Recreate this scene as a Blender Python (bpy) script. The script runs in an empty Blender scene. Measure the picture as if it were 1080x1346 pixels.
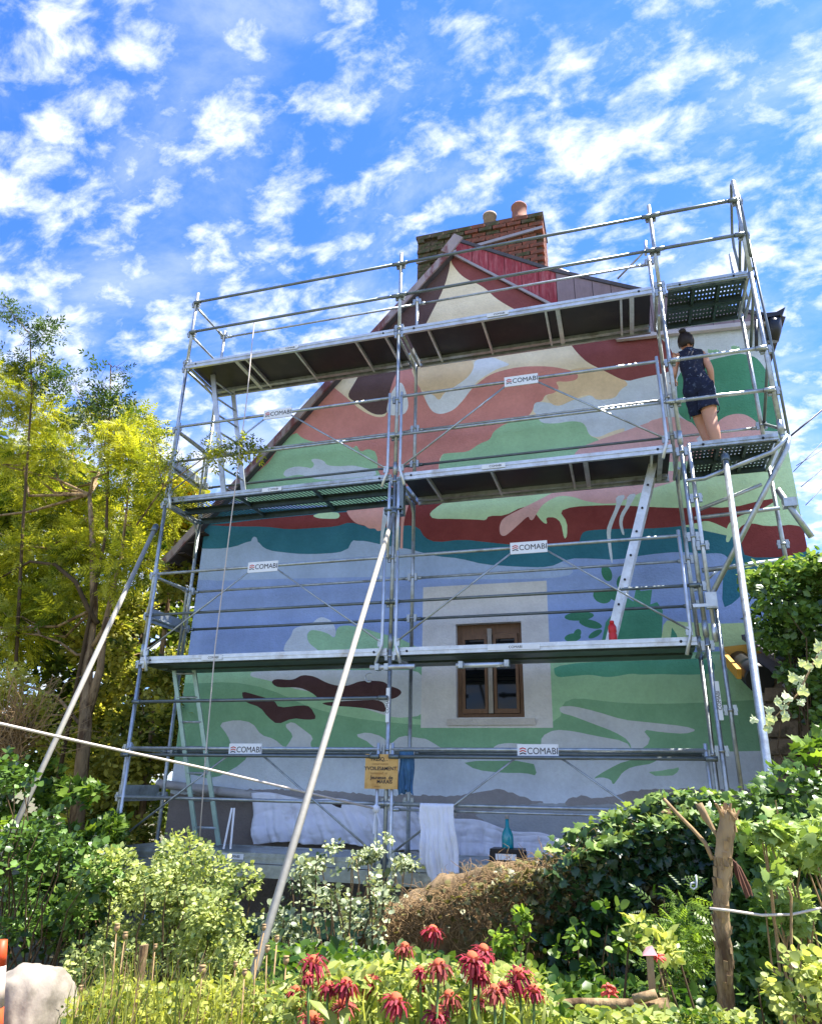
import bpy, bmesh, math, random
import numpy as np
from mathutils import Vector, Matrix, noise as mnoise
from mathutils.geometry import delaunay_2d_cdt
R = math.radians
random.seed(7)
rng = np.random.default_rng(7)
C = bpy.context.scene.collection
scn = bpy.context.scene

# ------------------------------------------------------------------ camera
F_PX, YAW, PITCH, ROLL = 927.9, -0.2946, 0.3686, 0.0186
CAM = Vector((5.3953, -7.0755, 0.676))
_cy, _sy, _cp, _sp = math.cos(YAW), math.sin(YAW), math.cos(PITCH), math.sin(PITCH)
FW = Vector((_sy*_cp, _cy*_cp, _sp)); _r = Vector((_cy, -_sy, 0)); _u = _r.cross(FW)
RT = _r*math.cos(ROLL) + _u*math.sin(ROLL); UP = -_r*math.sin(ROLL) + _u*math.cos(ROLL)
cam = bpy.data.cameras.new('camera'); camo = bpy.data.objects.new('camera', cam); C.objects.link(camo)
cam.sensor_fit = 'VERTICAL'; cam.sensor_height = 36.0; cam.lens = F_PX/1346*36
cam.clip_start = 0.05; cam.clip_end = 900
mw = Matrix.Identity(4)
for i, v in enumerate((RT, UP, -FW)):
    for k in range(3): mw[k][i] = v[k]
mw.translation = CAM
camo.matrix_world = mw
scn.camera = camo

# ------------------------------------------------------------------ world + sun
SUN_EL, SUN_AZ = R(65), R(72)      # azimuth from +Y (behind the house) towards +X
W = bpy.data.worlds.new('World'); scn.world = W; W.use_nodes = True
nt = W.node_tree; nt.nodes.clear()
def N(t, **k):
    n = nt.nodes.new(t)
    for a, b in k.items(): setattr(n, a, b)
    return n
L = nt.links.new
sky = N('ShaderNodeTexSky', sky_type='NISHITA', sun_disc=False, sun_elevation=SUN_EL, sun_rotation=SUN_AZ, air_density=1.0, dust_density=0.3, ozone_density=3.0)
tint = N('ShaderNodeMix', data_type='RGBA', blend_type='MULTIPLY'); tint.inputs[0].default_value = 1
tint.inputs[7].default_value = (0.25, 0.45, 0.80, 1)
L(sky.outputs[0], tint.inputs[6])
tc = N('ShaderNodeTexCoord')
sep = N('ShaderNodeSeparateXYZ'); L(tc.outputs['Generated'], sep.inputs[0])
def M(op, a, b=None, clamp=False):
    n = N('ShaderNodeMath', operation=op); n.use_clamp = clamp
    for i, v in enumerate((a, b)):
        if v is None: continue
        if isinstance(v, (int, float)): n.inputs[i].default_value = v
        else: L(v, n.inputs[i])
    return n.outputs[0]
zz = M('ADD', M('MAXIMUM', sep.outputs[2], 0.0), 0.42)
comb = N('ShaderNodeCombineXYZ')
L(M('DIVIDE', sep.outputs[0], zz), comb.inputs[0]); L(M('DIVIDE', sep.outputs[1], zz), comb.inputs[1])
mp = N('ShaderNodeMapping'); L(comb.outputs[0], mp.inputs[0])
mp.inputs['Rotation'].default_value = (0, 0, R(24)); mp.inputs['Scale'].default_value = (1.0, 1.45, 1); mp.inputs['Location'].default_value = (3.1, 1.7, 0)
def noise(vec, scale, detail, rough=.55, dist=0.0, w=0):
    n = N('ShaderNodeTexNoise'); n.inputs['Scale'].default_value = scale; n.inputs['Detail'].default_value = detail
    n.inputs['Roughness'].default_value = rough; n.inputs['Distortion'].default_value = dist
    L(vec, n.inputs['Vector']); return n.outputs[0]
big = noise(mp.outputs[0], 4.2, 3, .5)
puff = noise(mp.outputs[0], 15.0, 9, .62, .2)
low = M('MULTIPLY', M('SUBTRACT', 0.66, sep.outputs[2]), 0.20)       # more cloud towards the horizon
dens = M('ADD', M('ADD', M('MULTIPLY', puff, 0.86), M('MULTIPLY', big, 0.30)), low)
ramp = N('ShaderNodeMapRange', interpolation_type='SMOOTHSTEP'); L(dens, ramp.inputs[0])
ramp.inputs[1].default_value = 0.515; ramp.inputs[2].default_value = 0.80
veil = N('ShaderNodeMapRange', interpolation_type='SMOOTHSTEP'); L(M('ADD', noise(mp.outputs[0], 3.6, 8, .62, .3), M('MULTIPLY', low, 1.5)), veil.inputs[0])
veil.inputs[1].default_value = 0.44; veil.inputs[2].default_value = 0.80; veil.inputs[4].default_value = 0.42
cov = M('MAXIMUM', ramp.outputs[0], veil.outputs[0])
shade = noise(mp.outputs[0], 14.0, 4, .6)
cc = N('ShaderNodeMix', data_type='RGBA'); L(M('MULTIPLY', shade, 1.0), cc.inputs[0])
CLOUD = 3.6
cc.inputs[6].default_value = (CLOUD*.60, CLOUD*.68, CLOUD*.80, 1); cc.inputs[7].default_value = (CLOUD*1.06, CLOUD*1.06, CLOUD*1.07, 1)
mx = N('ShaderNodeMix', data_type='RGBA'); L(cov, mx.inputs[0]); L(tint.outputs[2], mx.inputs[6]); L(cc.outputs[2], mx.inputs[7])
bg = N('ShaderNodeBackground'); bg.inputs[1].default_value = 0.10; L(mx.outputs[2], bg.inputs[0])
wo = N('ShaderNodeOutputWorld'); L(bg.outputs[0], wo.inputs[0])
sl = bpy.data.lights.new('sun', 'SUN'); sl.energy = 3.2; sl.angle = R(0.6); sl.color = (1, .955, .87)
so = bpy.data.objects.new('sun', sl); C.objects.link(so)
sd = Vector((math.sin(SUN_AZ)*math.cos(SUN_EL), math.cos(SUN_AZ)*math.cos(SUN_EL), math.sin(SUN_EL)))
so.rotation_euler = (-sd).to_track_quat('-Z', 'Y').to_euler(); so.location = (6, 8, 14)
scn.view_settings.view_transform = 'Standard'; scn.view_settings.look = 'None'; scn.view_settings.gamma = 1
scn.view_settings.use_curve_mapping = False
scn.view_settings.exposure = 2.22
scn.cycles.max_bounces = 8; scn.cycles.transparent_max_bounces = 12

# ------------------------------------------------------------------ helpers
def at(px, py, Y):
    d = FW + RT*((px-540)/F_PX) - UP*((py-673)/F_PX)
    return CAM + d*((Y-CAM.y)/d.y)
def lin(c):
    c = c/255.0
    return c/12.92 if c <= .04045 else ((c+.055)/1.055)**2.4
def rgb(r, g, b): return (lin(r), lin(g), lin(b), 1)

def mat(name, col, rough=.7, metal=0.0, var=.12, nscale=8.0, bump=0.0, bscale=40.0, spec=.4, col2=None, c2scale=3.0, c2lo=.5, c2hi=.6, coord='Object', stretch=None):
    m = bpy.data.materials.new(name); m.use_nodes = True
    t = m.node_tree; b = t.nodes['Principled BSDF']
    b.inputs['Roughness'].default_value = rough; b.inputs['Metallic'].default_value = metal
    b.inputs['Specular IOR Level'].default_value = spec
    tcn = t.nodes.new('ShaderNodeTexCoord'); vec = tcn.outputs[coord]
    if stretch:
        mpn = t.nodes.new('ShaderNodeMapping'); mpn.inputs['Scale'].default_value = stretch; t.links.new(vec, mpn.inputs[0]); vec = mpn.outputs[0]
    n = t.nodes.new('ShaderNodeTexNoise'); n.inputs['Scale'].default_value = nscale; n.inputs['Detail'].default_value = 6; n.inputs['Roughness'].default_value = .65
    t.links.new(vec, n.inputs['Vector'])
    src = None
    base = t.nodes.new('ShaderNodeMix'); base.data_type = 'RGBA'
    base.inputs[6].default_value = col; base.inputs[7].default_value = col2 or col
    if col2:
        n2 = t.nodes.new('ShaderNodeTexNoise'); n2.inputs['Scale'].default_value = c2scale; n2.inputs['Detail'].default_value = 8; n2.inputs['Roughness'].default_value = .65
        t.links.new(vec, n2.inputs['Vector'])
        mr = t.nodes.new('ShaderNodeMapRange'); mr.inputs[1].default_value = c2lo; mr.inputs[2].default_value = c2hi
        t.links.new(n2.outputs[0], mr.inputs[0]); t.links.new(mr.outputs[0], base.inputs[0])
    else: base.inputs[0].default_value = 0
    mr2 = t.nodes.new('ShaderNodeMapRange'); mr2.inputs[1].default_value = .3; mr2.inputs[2].default_value = .7
    mr2.inputs[3].default_value = 1-var; mr2.inputs[4].default_value = 1+var
    t.links.new(n.outputs[0], mr2.inputs[0])
    mul = t.nodes.new('ShaderNodeVectorMath'); mul.operation = 'SCALE'
    t.links.new(base.outputs[2], mul.inputs[0]); t.links.new(mr2.outputs[0], mul.inputs['Scale'])
    t.links.new(mul.outputs[0], b.inputs['Base Color'])
    if bump:
        nb = t.nodes.new('ShaderNodeTexNoise'); nb.inputs['Scale'].default_value = bscale; nb.inputs['Detail'].default_value = 5
        t.links.new(vec, nb.inputs['Vector'])
        bp = t.nodes.new('ShaderNodeBump'); bp.inputs['Strength'].default_value = bump; bp.inputs['Distance'].default_value = .02
        t.links.new(nb.outputs[0], bp.inputs['Height']); t.links.new(bp.outputs[0], b.inputs['Normal'])
    return m

def leafmat(name, dark, light, trans=.4, rough=.45, spec=.35, edge=None):
    """leaf colour runs dark -> light with the per-leaf 'tint' attribute"""
    m = bpy.data.materials.new(name); m.use_nodes = True
    t = m.node_tree; b = t.nodes['Principled BSDF']; o = t.nodes['Material Output']
    at_ = t.nodes.new('ShaderNodeAttribute'); at_.attribute_name = 'tint'
    cr = t.nodes.new('ShaderNodeMix'); cr.data_type = 'RGBA'; cr.inputs[6].default_value = dark; cr.inputs[7].default_value = light
    t.links.new(at_.outputs['Fac'], cr.inputs[0])
    t.links.new(cr.outputs[2], b.inputs['Base Color']); b.inputs['Roughness'].default_value = rough; b.inputs['Specular IOR Level'].default_value = spec
    tr = t.nodes.new('ShaderNodeBsdfTranslucent')
    br = t.nodes.new('ShaderNodeVectorMath'); br.operation = 'MULTIPLY'; br.inputs[1].default_value = (1.5, 1.45, .7)
    t.links.new(cr.outputs[2], br.inputs[0]); t.links.new(br.outputs[0], tr.inputs[0])
    ms = t.nodes.new('ShaderNodeMixShader'); ms.inputs[0].default_value = trans
    t.links.new(b.outputs[0], ms.inputs[1]); t.links.new(tr.outputs[0], ms.inputs[2]); t.links.new(ms.outputs[0], o.inputs[0])
    return m

def tag(o, label=None, cat=None, group=None, kind=None):
    if label: o['label'] = label
    if cat: o['category'] = cat
    if group: o['group'] = group
    if kind: o['kind'] = kind
    return o
def thing(name, label, cat, loc=(0, 0, 0), group=None):
    o = bpy.data.objects.new(name, None); C.objects.link(o); o.location = loc; o.empty_display_size = .1
    return tag(o, label, cat, group)
def worldloc(o):
    v = Vector((0, 0, 0))
    while o is not None: v = v + o.location; o = o.parent
    return v
def link(name, me, parent=None, loc=None):
    o = bpy.data.objects.new(name, me); C.objects.link(o)
    if parent is not None: o.parent = parent
    if loc is not None: o.location = loc
    return o
def build_np(name, V, Fs, m, parent=None, tintv=None, smooth=False, k=3):
    """V (n,3) world coordinates, Fs (f,k) indices"""
    V = np.asarray(V, float)
    if parent is not None: V = V - np.array(worldloc(parent))
    me = bpy.data.meshes.new(name)
    Fs = np.asarray(Fs, np.int32); nf = len(Fs)
    me.vertices.add(len(V)); me.vertices.foreach_set('co', V.astype(np.float32).ravel())
    me.loops.add(nf*k); me.loops.foreach_set('vertex_index', Fs.ravel())
    me.polygons.add(nf); me.polygons.foreach_set('loop_start', np.arange(nf, dtype=np.int32)*k)
    me.update(calc_edges=True)
    if smooth: me.polygons.foreach_set('use_smooth', np.ones(nf, bool))
    if tintv is not None:
        a = me.attributes.new('tint', 'FLOAT', 'POINT'); a.data.foreach_set('value', np.asarray(tintv, np.float32))
    me.materials.append(m)
    return link(name, me, parent)

class MB:
    def __init__(s): s.v = []; s.f = []; s.sm = []
    def add(s, vs, fs, smooth=False):
        n = len(s.v); s.v += [tuple(v) for v in vs]
        for f in fs: s.f.append([i+n for i in f]); s.sm.append(smooth)
        return s
    def box(s, lo, hi):
        x0, y0, z0 = lo; x1, y1, z1 = hi
        return s.add([(x0,y0,z0),(x1,y0,z0),(x1,y1,z0),(x0,y1,z0),(x0,y0,z1),(x1,y0,z1),(x1,y1,z1),(x0,y1,z1)],
              [(0,3,2,1),(4,5,6,7),(0,1,5,4),(1,2,6,5),(2,3,7,6),(3,0,4,7)])
    def beam(s, p0, p1, w, h, up=(0, 0, 1)):
        """box section bar from p0 to p1, w sideways, h along up"""
        p0 = Vector(p0); p1 = Vector(p1); d = (p1-p0).normalized(); up = Vector(up)
        sd_ = d.cross(up)
        if sd_.length < 1e-4: sd_ = Vector((1, 0, 0))
        sd_.normalize(); u = sd_.cross(d).normalized()
        vs = [p + sd_*a*w/2 + u*b*h/2 for p in (p0, p1) for a, b in ((-1,-1),(1,-1),(1,1),(-1,1))]
        return s.add(vs, [(0,1,2,3),(7,6,5,4),(0,4,5,1),(1,5,6,2),(2,6,7,3),(3,7,4,0)])
    def tube(s, pts, r, n=8, cap=True):
        pts = [Vector(p) for p in pts]; rr = r if isinstance(r, (list, tuple)) else [r]*len(pts)
        d0 = (pts[1]-pts[0]).normalized()
        a = d0.cross(Vector((0, 0, 1)))
        if a.length < .05: a = Vector((1, 0, 0))
        a.normalize(); vs = []
        for i, p in enumerate(pts):
            d = (pts[min(i+1, len(pts)-1)]-pts[max(i-1, 0)]).normalized()
            a = (a - d*a.dot(d)).normalized(); b = d.cross(a)
            vs += [p + (a*math.cos(t)+b*math.sin(t))*rr[i] for t in [2*math.pi*j/n for j in range(n)]]
        fs = [(i*n+j, i*n+(j+1) % n, (i+1)*n+(j+1) % n, (i+1)*n+j) for i in range(len(pts)-1) for j in range(n)]
        s.add(vs, fs, True)
        if cap:
            s.f.append([len(s.v)-len(vs)+j for j in range(n)][::-1]); s.sm.append(False)
            s.f.append([len(s.v)-n+j for j in range(n)]); s.sm.append(False)
        return s
    def lathe(s, c, prof, n=16):
        c = Vector(c); vs = [c+Vector((r*math.cos(2*math.pi*j/n), r*math.sin(2*math.pi*j/n), z)) for r, z in prof for j in range(n)]
        fs = [(i*n+j, i*n+(j+1) % n, (i+1)*n+(j+1) % n, (i+1)*n+j) for i in range(len(prof)-1) for j in range(n)]
        fs += [tuple(range(n))[::-1], tuple((len(prof)-1)*n+j for j in range(n))]
        return s.add(vs, fs, True)
    def prism(s, poly, off):
        """extrude a planar polygon by the vector off"""
        n = len(poly); off = Vector(off); p = [Vector(q) for q in poly]
        return s.add(p+[q+off for q in p], [tuple(range(n)), tuple(range(n, 2*n))[::-1]]+[(i, i+n, (i+1) % n+n, (i+1) % n) for i in range(n)])
    def mesh(s, name, m, org=(0, 0, 0)):
        me = bpy.data.meshes.new(name); org = Vector(org)
        me.from_pydata([tuple(Vector(v)-org) for v in s.v], [], s.f)
        me.polygons.foreach_set('use_smooth', s.sm); me.materials.append(m); me.update()
        return me
    def build(s, name, m, parent=None, fixn=False):
        me = s.mesh(name, m, worldloc(parent) if parent is not None else (0, 0, 0))
        if fixn:
            bm = bmesh.new(); bm.from_mesh(me); bmesh.ops.recalc_face_normals(bm, faces=bm.faces); bm.to_mesh(me); bm.free()
        return link(name, me, parent)
def copy_tree(o, parent=None):
    c = o.copy(); C.objects.link(c); c.parent = parent
    for ch in list(o.children): copy_tree(ch, c)
    return c
def text(body, size, m, loc, parent, name='lettering', rot=(math.pi/2, 0, 0), extrude=.0008, align='CENTER', sx=1.0, bold=0.0):
    cu = bpy.data.curves.new(name, 'FONT'); cu.body = body; cu.size = size; cu.extrude = extrude; cu.align_x = align; cu.align_y = 'CENTER'; cu.offset = bold
    o = bpy.data.objects.new(name, cu); C.objects.link(o)
    me = bpy.data.meshes.new_from_object(o.evaluated_get(bpy.context.evaluated_depsgraph_get()))
    bpy.data.objects.remove(o); me.materials.clear(); me.materials.append(m)
    o = link(name, me, parent, Vector(loc)-(worldloc(parent) if parent is not None else Vector())); o.rotation_euler = rot; o.scale = (sx, 1, 1)
    return o

# ------------------------------------------------------------------ leaf clouds
def T_simple(w=.42):      # pointed leaf folded along its rib
    v = np.array([(0,0,0),(-w*.8,.35,.06),(w*.8,.35,.06),(0,.45,0),(-w*.55,.72,.03),(w*.55,.72,.03),(0,1,-.06)])
    f = np.array([(0,3,1),(0,2,3),(1,3,4),(3,2,5),(4,3,6),(3,5,6)]); return v, f
def T_diamond(w=.3):
    v = np.array([(0,0,0),(-w,.45,.05),(w,.45,.05),(0,1,-.05)]); return v, np.array([(0,3,1),(0,2,3)])
def T_round():
    o = [(0,0),(.26,.06),(.44,.28),(.46,.52),(.34,.78),(.12,.96),(0,1),(-.12,.96),(-.34,.78),(-.46,.52),(-.44,.28),(-.26,.06)]
    v = np.array([(0,.5,-.05)]+[(x,y,.10*abs(x)-.05*y) for x,y in o]); n = len(o)
    return v, np.array([(0,i+1,(i+1) % n+1) for i in range(n)])
def T_ivy():
    o = [(0,0),(.32,-.12),(.5,.18),(.34,.42),(.30,.62),(.12,.62),(0,1),(-.12,.62),(-.30,.62),(-.34,.42),(-.5,.18),(-.32,-.12)]
    v = np.array([(0,.35,.05)]+[(x,y,-.04 if i % 2 else 0) for i,(x,y) in enumerate(o)]); n = len(o)
    return v, np.array([(0,i+1,(i+1) % n+1) for i in range(n)])
def T_pinnate(pairs=5, w=.055, l=.34):
    vs = []; fs = []
    def leaflet(b, ang, ln):
        c, s_ = math.cos(ang), math.sin(ang); n = len(vs)
        for x, y in ((0,0),(-w,.45*ln),(w,.45*ln),(0,ln)):
            vs.append((b[0]+x*c+y*s_, b[1]-x*s_+y*c, -.10*(y/ln)-.18*b[1]**2))
        fs.extend([(n,n+3,n+1),(n,n+2,n+3)])
    for i in range(pairs):
        y = .22+.62*i/(pairs-1)
        for sg in (-1, 1): leaflet((0, y), sg*R(62-4*i), l*(1-.05*i))
    leaflet((0, .9), 0, l)
    n = len(vs); vs.extend([(-.008,0,0),(.008,0,0),(0,.95,-.16)]); fs.append((n,n+1,n+2))
    return np.array(vs), np.array(fs)
def leaves(name, pts, size, tmpl, m, parent=None, up=.5, out=None, droop=0.0, svar=.35, tint=None, kind=None, flat=0.0, seed=None):
    """one leaf per point; axis roughly outward with droop; normal roughly up. out: (n,3) outward dirs"""
    g = np.random.default_rng(seed if seed is not None else int(rng.integers(1e9)))
    tv, tf = tmpl; n = len(pts); k = len(tv)
    pts = np.asarray(pts, float)
    ax = g.normal(size=(n, 3)); ax[:, 2] = ax[:, 2]*.6 - droop
    if out is not None: ax = ax + np.asarray(out)*1.2
    ax /= np.linalg.norm(ax, axis=1, keepdims=True)+1e-9
    nr = g.normal(size=(n, 3))*(1-up); nr[:, 2] += up*1.6
    if flat: nr[:, 1] -= flat
    nr -= ax*(nr*ax).sum(1, keepdims=True); nr /= np.linalg.norm(nr, axis=1, keepdims=True)+1e-9
    sx = np.cross(ax, nr)
    s = size*np.exp(np.clip(g.normal(size=n), -1.6, 1.15)*svar)
    V = pts[:, None, :] + s[:, None, None]*(tv[None, :, 0, None]*sx[:, None, :]+tv[None, :, 1, None]*ax[:, None, :]+tv[None, :, 2, None]*nr[:, None, :])
    Fs = (tf[None]+(np.arange(n)*k)[:, None, None]).reshape(-1, 3)
    if tint is None: tint = g.random(n)
    o = build_np(name, V.reshape(-1, 3), Fs, m, parent, np.repeat(np.clip(tint, 0, 1), k))
    if kind: o['kind'] = kind
    return o
def blob_points(cs, rs, n, shell=.55, g=None):
    """points in a union of ellipsoids, thinned by noise so gaps show; returns pts, outward dirs"""
    g = g or rng
    cs = np.asarray(cs, float); rs = np.asarray(rs, float)
    if rs.ndim == 1: rs = np.repeat(rs[:, None], 3, 1)
    w = rs.prod(1)**(2/3); idx = g.choice(len(cs), n, p=w/w.sum())
    d = g.normal(size=(n, 3)); d /= np.linalg.norm(d, axis=1, keepdims=True)
    rad = (shell + (1-shell)*g.random(n))*(.85+.3*g.random(n))
    rad = np.where(g.random(n) < .25, g.random(n), rad)
    return cs[idx]+d*rs[idx]*rad[:, None], d
def curve_pts(p0, p1, n=5, wob=.08, sag=0.0, g=random):
    p0 = Vector(p0); p1 = Vector(p1); L_ = (p1-p0).length; out = []
    for i in range(n+1):
        t = i/n; p = p0.lerp(p1, t)
        if 0 < i < n: p = p+Vector((g.uniform(-1, 1), g.uniform(-1, 1), g.uniform(-1, 1)))*wob*L_
        p.z -= sag*4*t*(1-t); out.append(p)
    return out
# ------------------------------------------------------------------ materials
G = -0.90
WY = 1.10
m_steel = mat('galvanised steel', (.44, .48, .49, 1), .40, .7, var=.22, nscale=14, bump=.1, bscale=60, col2=(.27, .28, .26, 1), c2scale=5, c2lo=.5, c2hi=.68)
m_steel_dark = mat('weathered steel', (.17, .20, .20, 1), .45, .7, var=.2, nscale=10)
m_alu = mat('aluminium', (.60, .63, .64, 1), .38, .6, var=.18, nscale=9, bump=.06, bscale=30, col2=(.42, .40, .36, 1), c2scale=4, c2lo=.55, c2hi=.72)
m_prop = mat('whitish prop tube', (.34, .32, .27, 1), .55, .1, var=.14, nscale=20)
m_ply = mat('black coated plywood', (.007, .007, .010, 1), .45, 0, var=.4, nscale=6, spec=.5, col2=(.014, .012, .012, 1))
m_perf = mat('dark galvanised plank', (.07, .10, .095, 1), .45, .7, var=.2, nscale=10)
m_white = mat('white enamel plate', (.78, .80, .80, 1), .35, var=.05)
m_black = mat('black print', (.02, .02, .025, 1), .6, var=.05)
m_red = mat('red print', (.55, .05, .04, 1), .5, var=.05)
m_orange = mat('orange plastic', (.75, .16, .02, 1), .45, var=.08)
m_rust = mat('rusty clamp', (.30, .14, .06, 1), .8, .2, var=.3)
m_wood_w = mat('weathered barge board', rgb(160, 146, 146), .85, var=.25, nscale=5, col2=rgb(120, 76, 76), c2scale=4, bump=.3, bscale=30, stretch=(1, 1, .35))
m_wood_dark = mat('dark rafter wood', (.05, .035, .03, 1), .85, var=.3, bump=.3)
m_win = mat('brown window wood', rgb(116, 86, 60), .6, var=.22, nscale=6, bump=.15, stretch=(6, 6, 1))
m_win_grey = mat('greyed window post', rgb(160, 152, 138), .8, var=.2)
m_glass = mat('dark window glass', (.004, .005, .006, 1), .05, spec=.28, var=.05)
m_stone = mat('rough stone', rgb(128, 112, 92), .95, var=.3, nscale=9, col2=rgb(80, 72, 55), c2scale=5, bump=.7, bscale=14)
m_brick = mat('orange brick', rgb(158, 90, 70), .9, var=.28, nscale=14, col2=rgb(112, 74, 58), c2scale=5, c2lo=.42, c2hi=.6, bump=.4, bscale=60)
m_brick_moss = mat('mossy brick', rgb(104, 88, 70), .95, var=.35, nscale=14, col2=rgb(72, 74, 46), c2scale=6, bump=.5, bscale=50)
m_mortar = mat('old mortar', rgb(92, 80, 70), .95, var=.2, bump=.5)
m_pot = mat('terracotta pot', rgb(150, 100, 80), .85, var=.2, col2=rgb(140, 100, 84))
m_pot2 = mat('pale clay pot', rgb(150, 132, 112), .85, var=.2, col2=rgb(120, 110, 90))
m_lead = mat('lead flashing', rgb(168, 160, 158), .5, .3, var=.12)
m_slate = mat('slate roof', rgb(84, 80, 84), .75, var=.2, bump=.3)
m_redboard = mat('red stained cladding', rgb(150, 54, 62), .75, var=.25, nscale=6, col2=rgb(184, 112, 114), c2scale=5, c2lo=.45, c2hi=.75, bump=.15, stretch=(5, 1, .8))
m_greyboard = mat('grey cladding', rgb(142, 124, 128), .8, var=.12, nscale=6, bump=.15, stretch=(4, 1, 1))
m_gutter = mat('black gutter', (.02, .021, .023, 1), .35, var=.1)
m_yellow = mat('yellow fascia', rgb(214, 160, 66), .7, var=.14, nscale=5, stretch=(1, 4, 4))
m_render_grey = mat('bare cement render', rgb(140, 132, 120), .95, var=.2, nscale=4, col2=rgb(110, 98, 84), c2scale=3, bump=.4, bscale=20)
m_soil = mat('garden soil', (.13, .11, .07, 1), 1, var=.35, col2=(.11, .16, .05, 1), c2scale=1.5, bump=.6, bscale=9)
m_cloth = mat('white dust sheet', rgb(232, 234, 242), .9, var=.07, nscale=5, col2=rgb(182, 176, 170), c2scale=2.2, c2lo=.55, c2hi=.78, bump=.1, bscale=120)
m_towel = mat('white towel', rgb(232, 234, 240), .95, var=.03, bump=.2, bscale=200)
m_blue_cloth = mat('blue work cloth', rgb(64, 104, 140), .9, var=.25, bump=.2, bscale=120)
m_card = mat('brown cardboard', rgb(214, 172, 104), .85, var=.07, nscale=8, col2=rgb(196, 150, 84), c2scale=5)
m_pvc = mat('grey plastic pipe', rgb(176, 174, 172), .5, var=.12, col2=rgb(140, 132, 128))
m_rope = mat('pale rope', rgb(208, 196, 184), .9, var=.12, nscale=90)
m_cable = mat('black cable', (.03, .035, .05, 1), .5)
m_bark = mat('grey bark', rgb(150, 126, 92), .95, var=.35, nscale=14, col2=rgb(92, 70, 48), c2scale=9, bump=.7, bscale=30, stretch=(1, 1, .3))
m_bark_dark = mat('dark bark', rgb(84, 68, 46), .95, var=.3, nscale=12, bump=.5, bscale=25, stretch=(1, 1, .3))
m_dry = mat('dry stems', rgb(156, 128, 90), .9, var=.3, nscale=30)
m_moss = mat('mossy old wall', rgb(118, 98, 72), 1, var=.4, nscale=12, col2=rgb(84, 76, 42), c2scale=5, bump=1.0, bscale=16)
m_boulder = mat('pale boulder', rgb(150, 140, 126), .85, var=.12, nscale=5, col2=rgb(120, 112, 98), c2scale=4, bump=.5, bscale=10)
m_teal = mat('teal glass bottle', (.01, .30, .36, 1), .12, spec=.8, var=.15)
m_redp = mat('red plastic bottle', (.62, .02, .02, 1), .3, var=.1)
m_blackp = mat('black plastic', (.015, .014, .018, 1), .35, var=.1)
m_skin = mat('skin', rgb(206, 152, 124), .55, var=.06, nscale=5)
m_hair = mat('dark brown hair', (.02, .012, .01, 1), .5, var=.4, nscale=40, stretch=(1, 1, .3))
m_shirt = mat('navy patterned top', (.010, .014, .035, 1), .85, var=.3, nscale=20, col2=(.16, .20, .28, 1), c2scale=26, c2lo=.6, c2hi=.64)
m_short = mat('navy shorts', (.010, .016, .045, 1), .85, var=.3, nscale=20, col2=(.06, .08, .13, 1), c2scale=24, c2lo=.58, c2hi=.63)
m_stripe = mat('pale shorts panel', rgb(160, 172, 190), .85, var=.15, nscale=30)

LF = {
 'ash': leafmat('ash leaves', (.07, .115, .008, 1), (.55, .54, .05, 1), .50),
 'ashdark': leafmat('elder leaves', (.025, .055, .012, 1), (.09, .15, .035, 1), .35),
 'far': leafmat('background leaves', (.03, .06, .008, 1), (.20, .25, .035, 1), .45),
 'hazel': leafmat('hazel leaves', (.07, .11, .012, 1), (.62, .58, .13, 1), .45),
 'shrub': leafmat('shrub leaves', (.045, .09, .02, 1), (.50, .56, .20, 1), .35),
 'rose': leafmat('rose leaves', (.03, .06, .018, 1), (.52, .58, .36, 1), .25, rough=.4),
 'ivy': leafmat('ivy leaves', (.012, .035, .010, 1), (.055, .115, .030, 1), .2, rough=.3, spec=.5),
 'ivymass': leafmat('ivy mass leaves', (.018, .05, .008, 1), (.16, .28, .05, 1), .25, rough=.35, spec=.5),
 'ivypale': leafmat('young and sunlit ivy leaves', (.07, .16, .025, 1), (.36, .46, .13, 1), .35),
 'vine': leafmat('vine leaves', (.03, .08, .012, 1), (.24, .36, .05, 1), .45, rough=.4),
 'vari': leafmat('variegated ivy leaves', (.18, .30, .08, 1), (.72, .75, .48, 1), .3),
 'bed': leafmat('flower bed leaves', (.05, .11, .015, 1), (.52, .56, .16, 1), .4),
 'grass': leafmat('grass blades', (.05, .10, .015, 1), (.46, .48, .10, 1), .45),
 'petal2': leafmat('faded red petals', (.12, .02, .018, 1), (.42, .09, .07, 1), .15, rough=.8),
 'petal': leafmat('red petals', (.12, .006, .014, 1), (.42, .035, .06, 1), .2, rough=.6),
 'autumn': leafmat('yellowing leaves', (.12, .20, .015, 1), (.55, .38, .02, 1), .5),
}

# ------------------------------------------------------------------ ground
gx = np.concatenate([[-400, -60], np.linspace(-12, 22, 60), [70, 400]]); gy = np.concatenate([[-120, -30], np.linspace(-9, 10, 40), [60, 500]])
XX, YY = np.meshgrid(gx, gy); ZZ = np.array([[G + .05*mnoise.noise(Vector((x*.8, y*.8, 0))) if abs(x) < 40 and abs(y) < 20 else G for x in gx] for y in gy])
nx, ny = len(gx), len(gy)
gi = np.arange(nx*ny).reshape(ny, nx)
Fg = np.stack([gi[:-1, :-1], gi[:-1, 1:], gi[1:, 1:], gi[1:, :-1]], -1).reshape(-1, 4)
tag(build_np('ground', np.stack([XX, YY, ZZ], -1).reshape(-1, 3), Fg, m_soil, k=4, smooth=True), kind='structure')

# ------------------------------------------------------------------ house
XL, XR = -0.13, 7.40
AP = Vector((3.51, WY, 7.96)); EL = 3.99
house = thing('painted_house', 'gabled house whose end wall carries a half finished landscape mural in flat colours', 'house', (3.5, 2.0, G))

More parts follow.
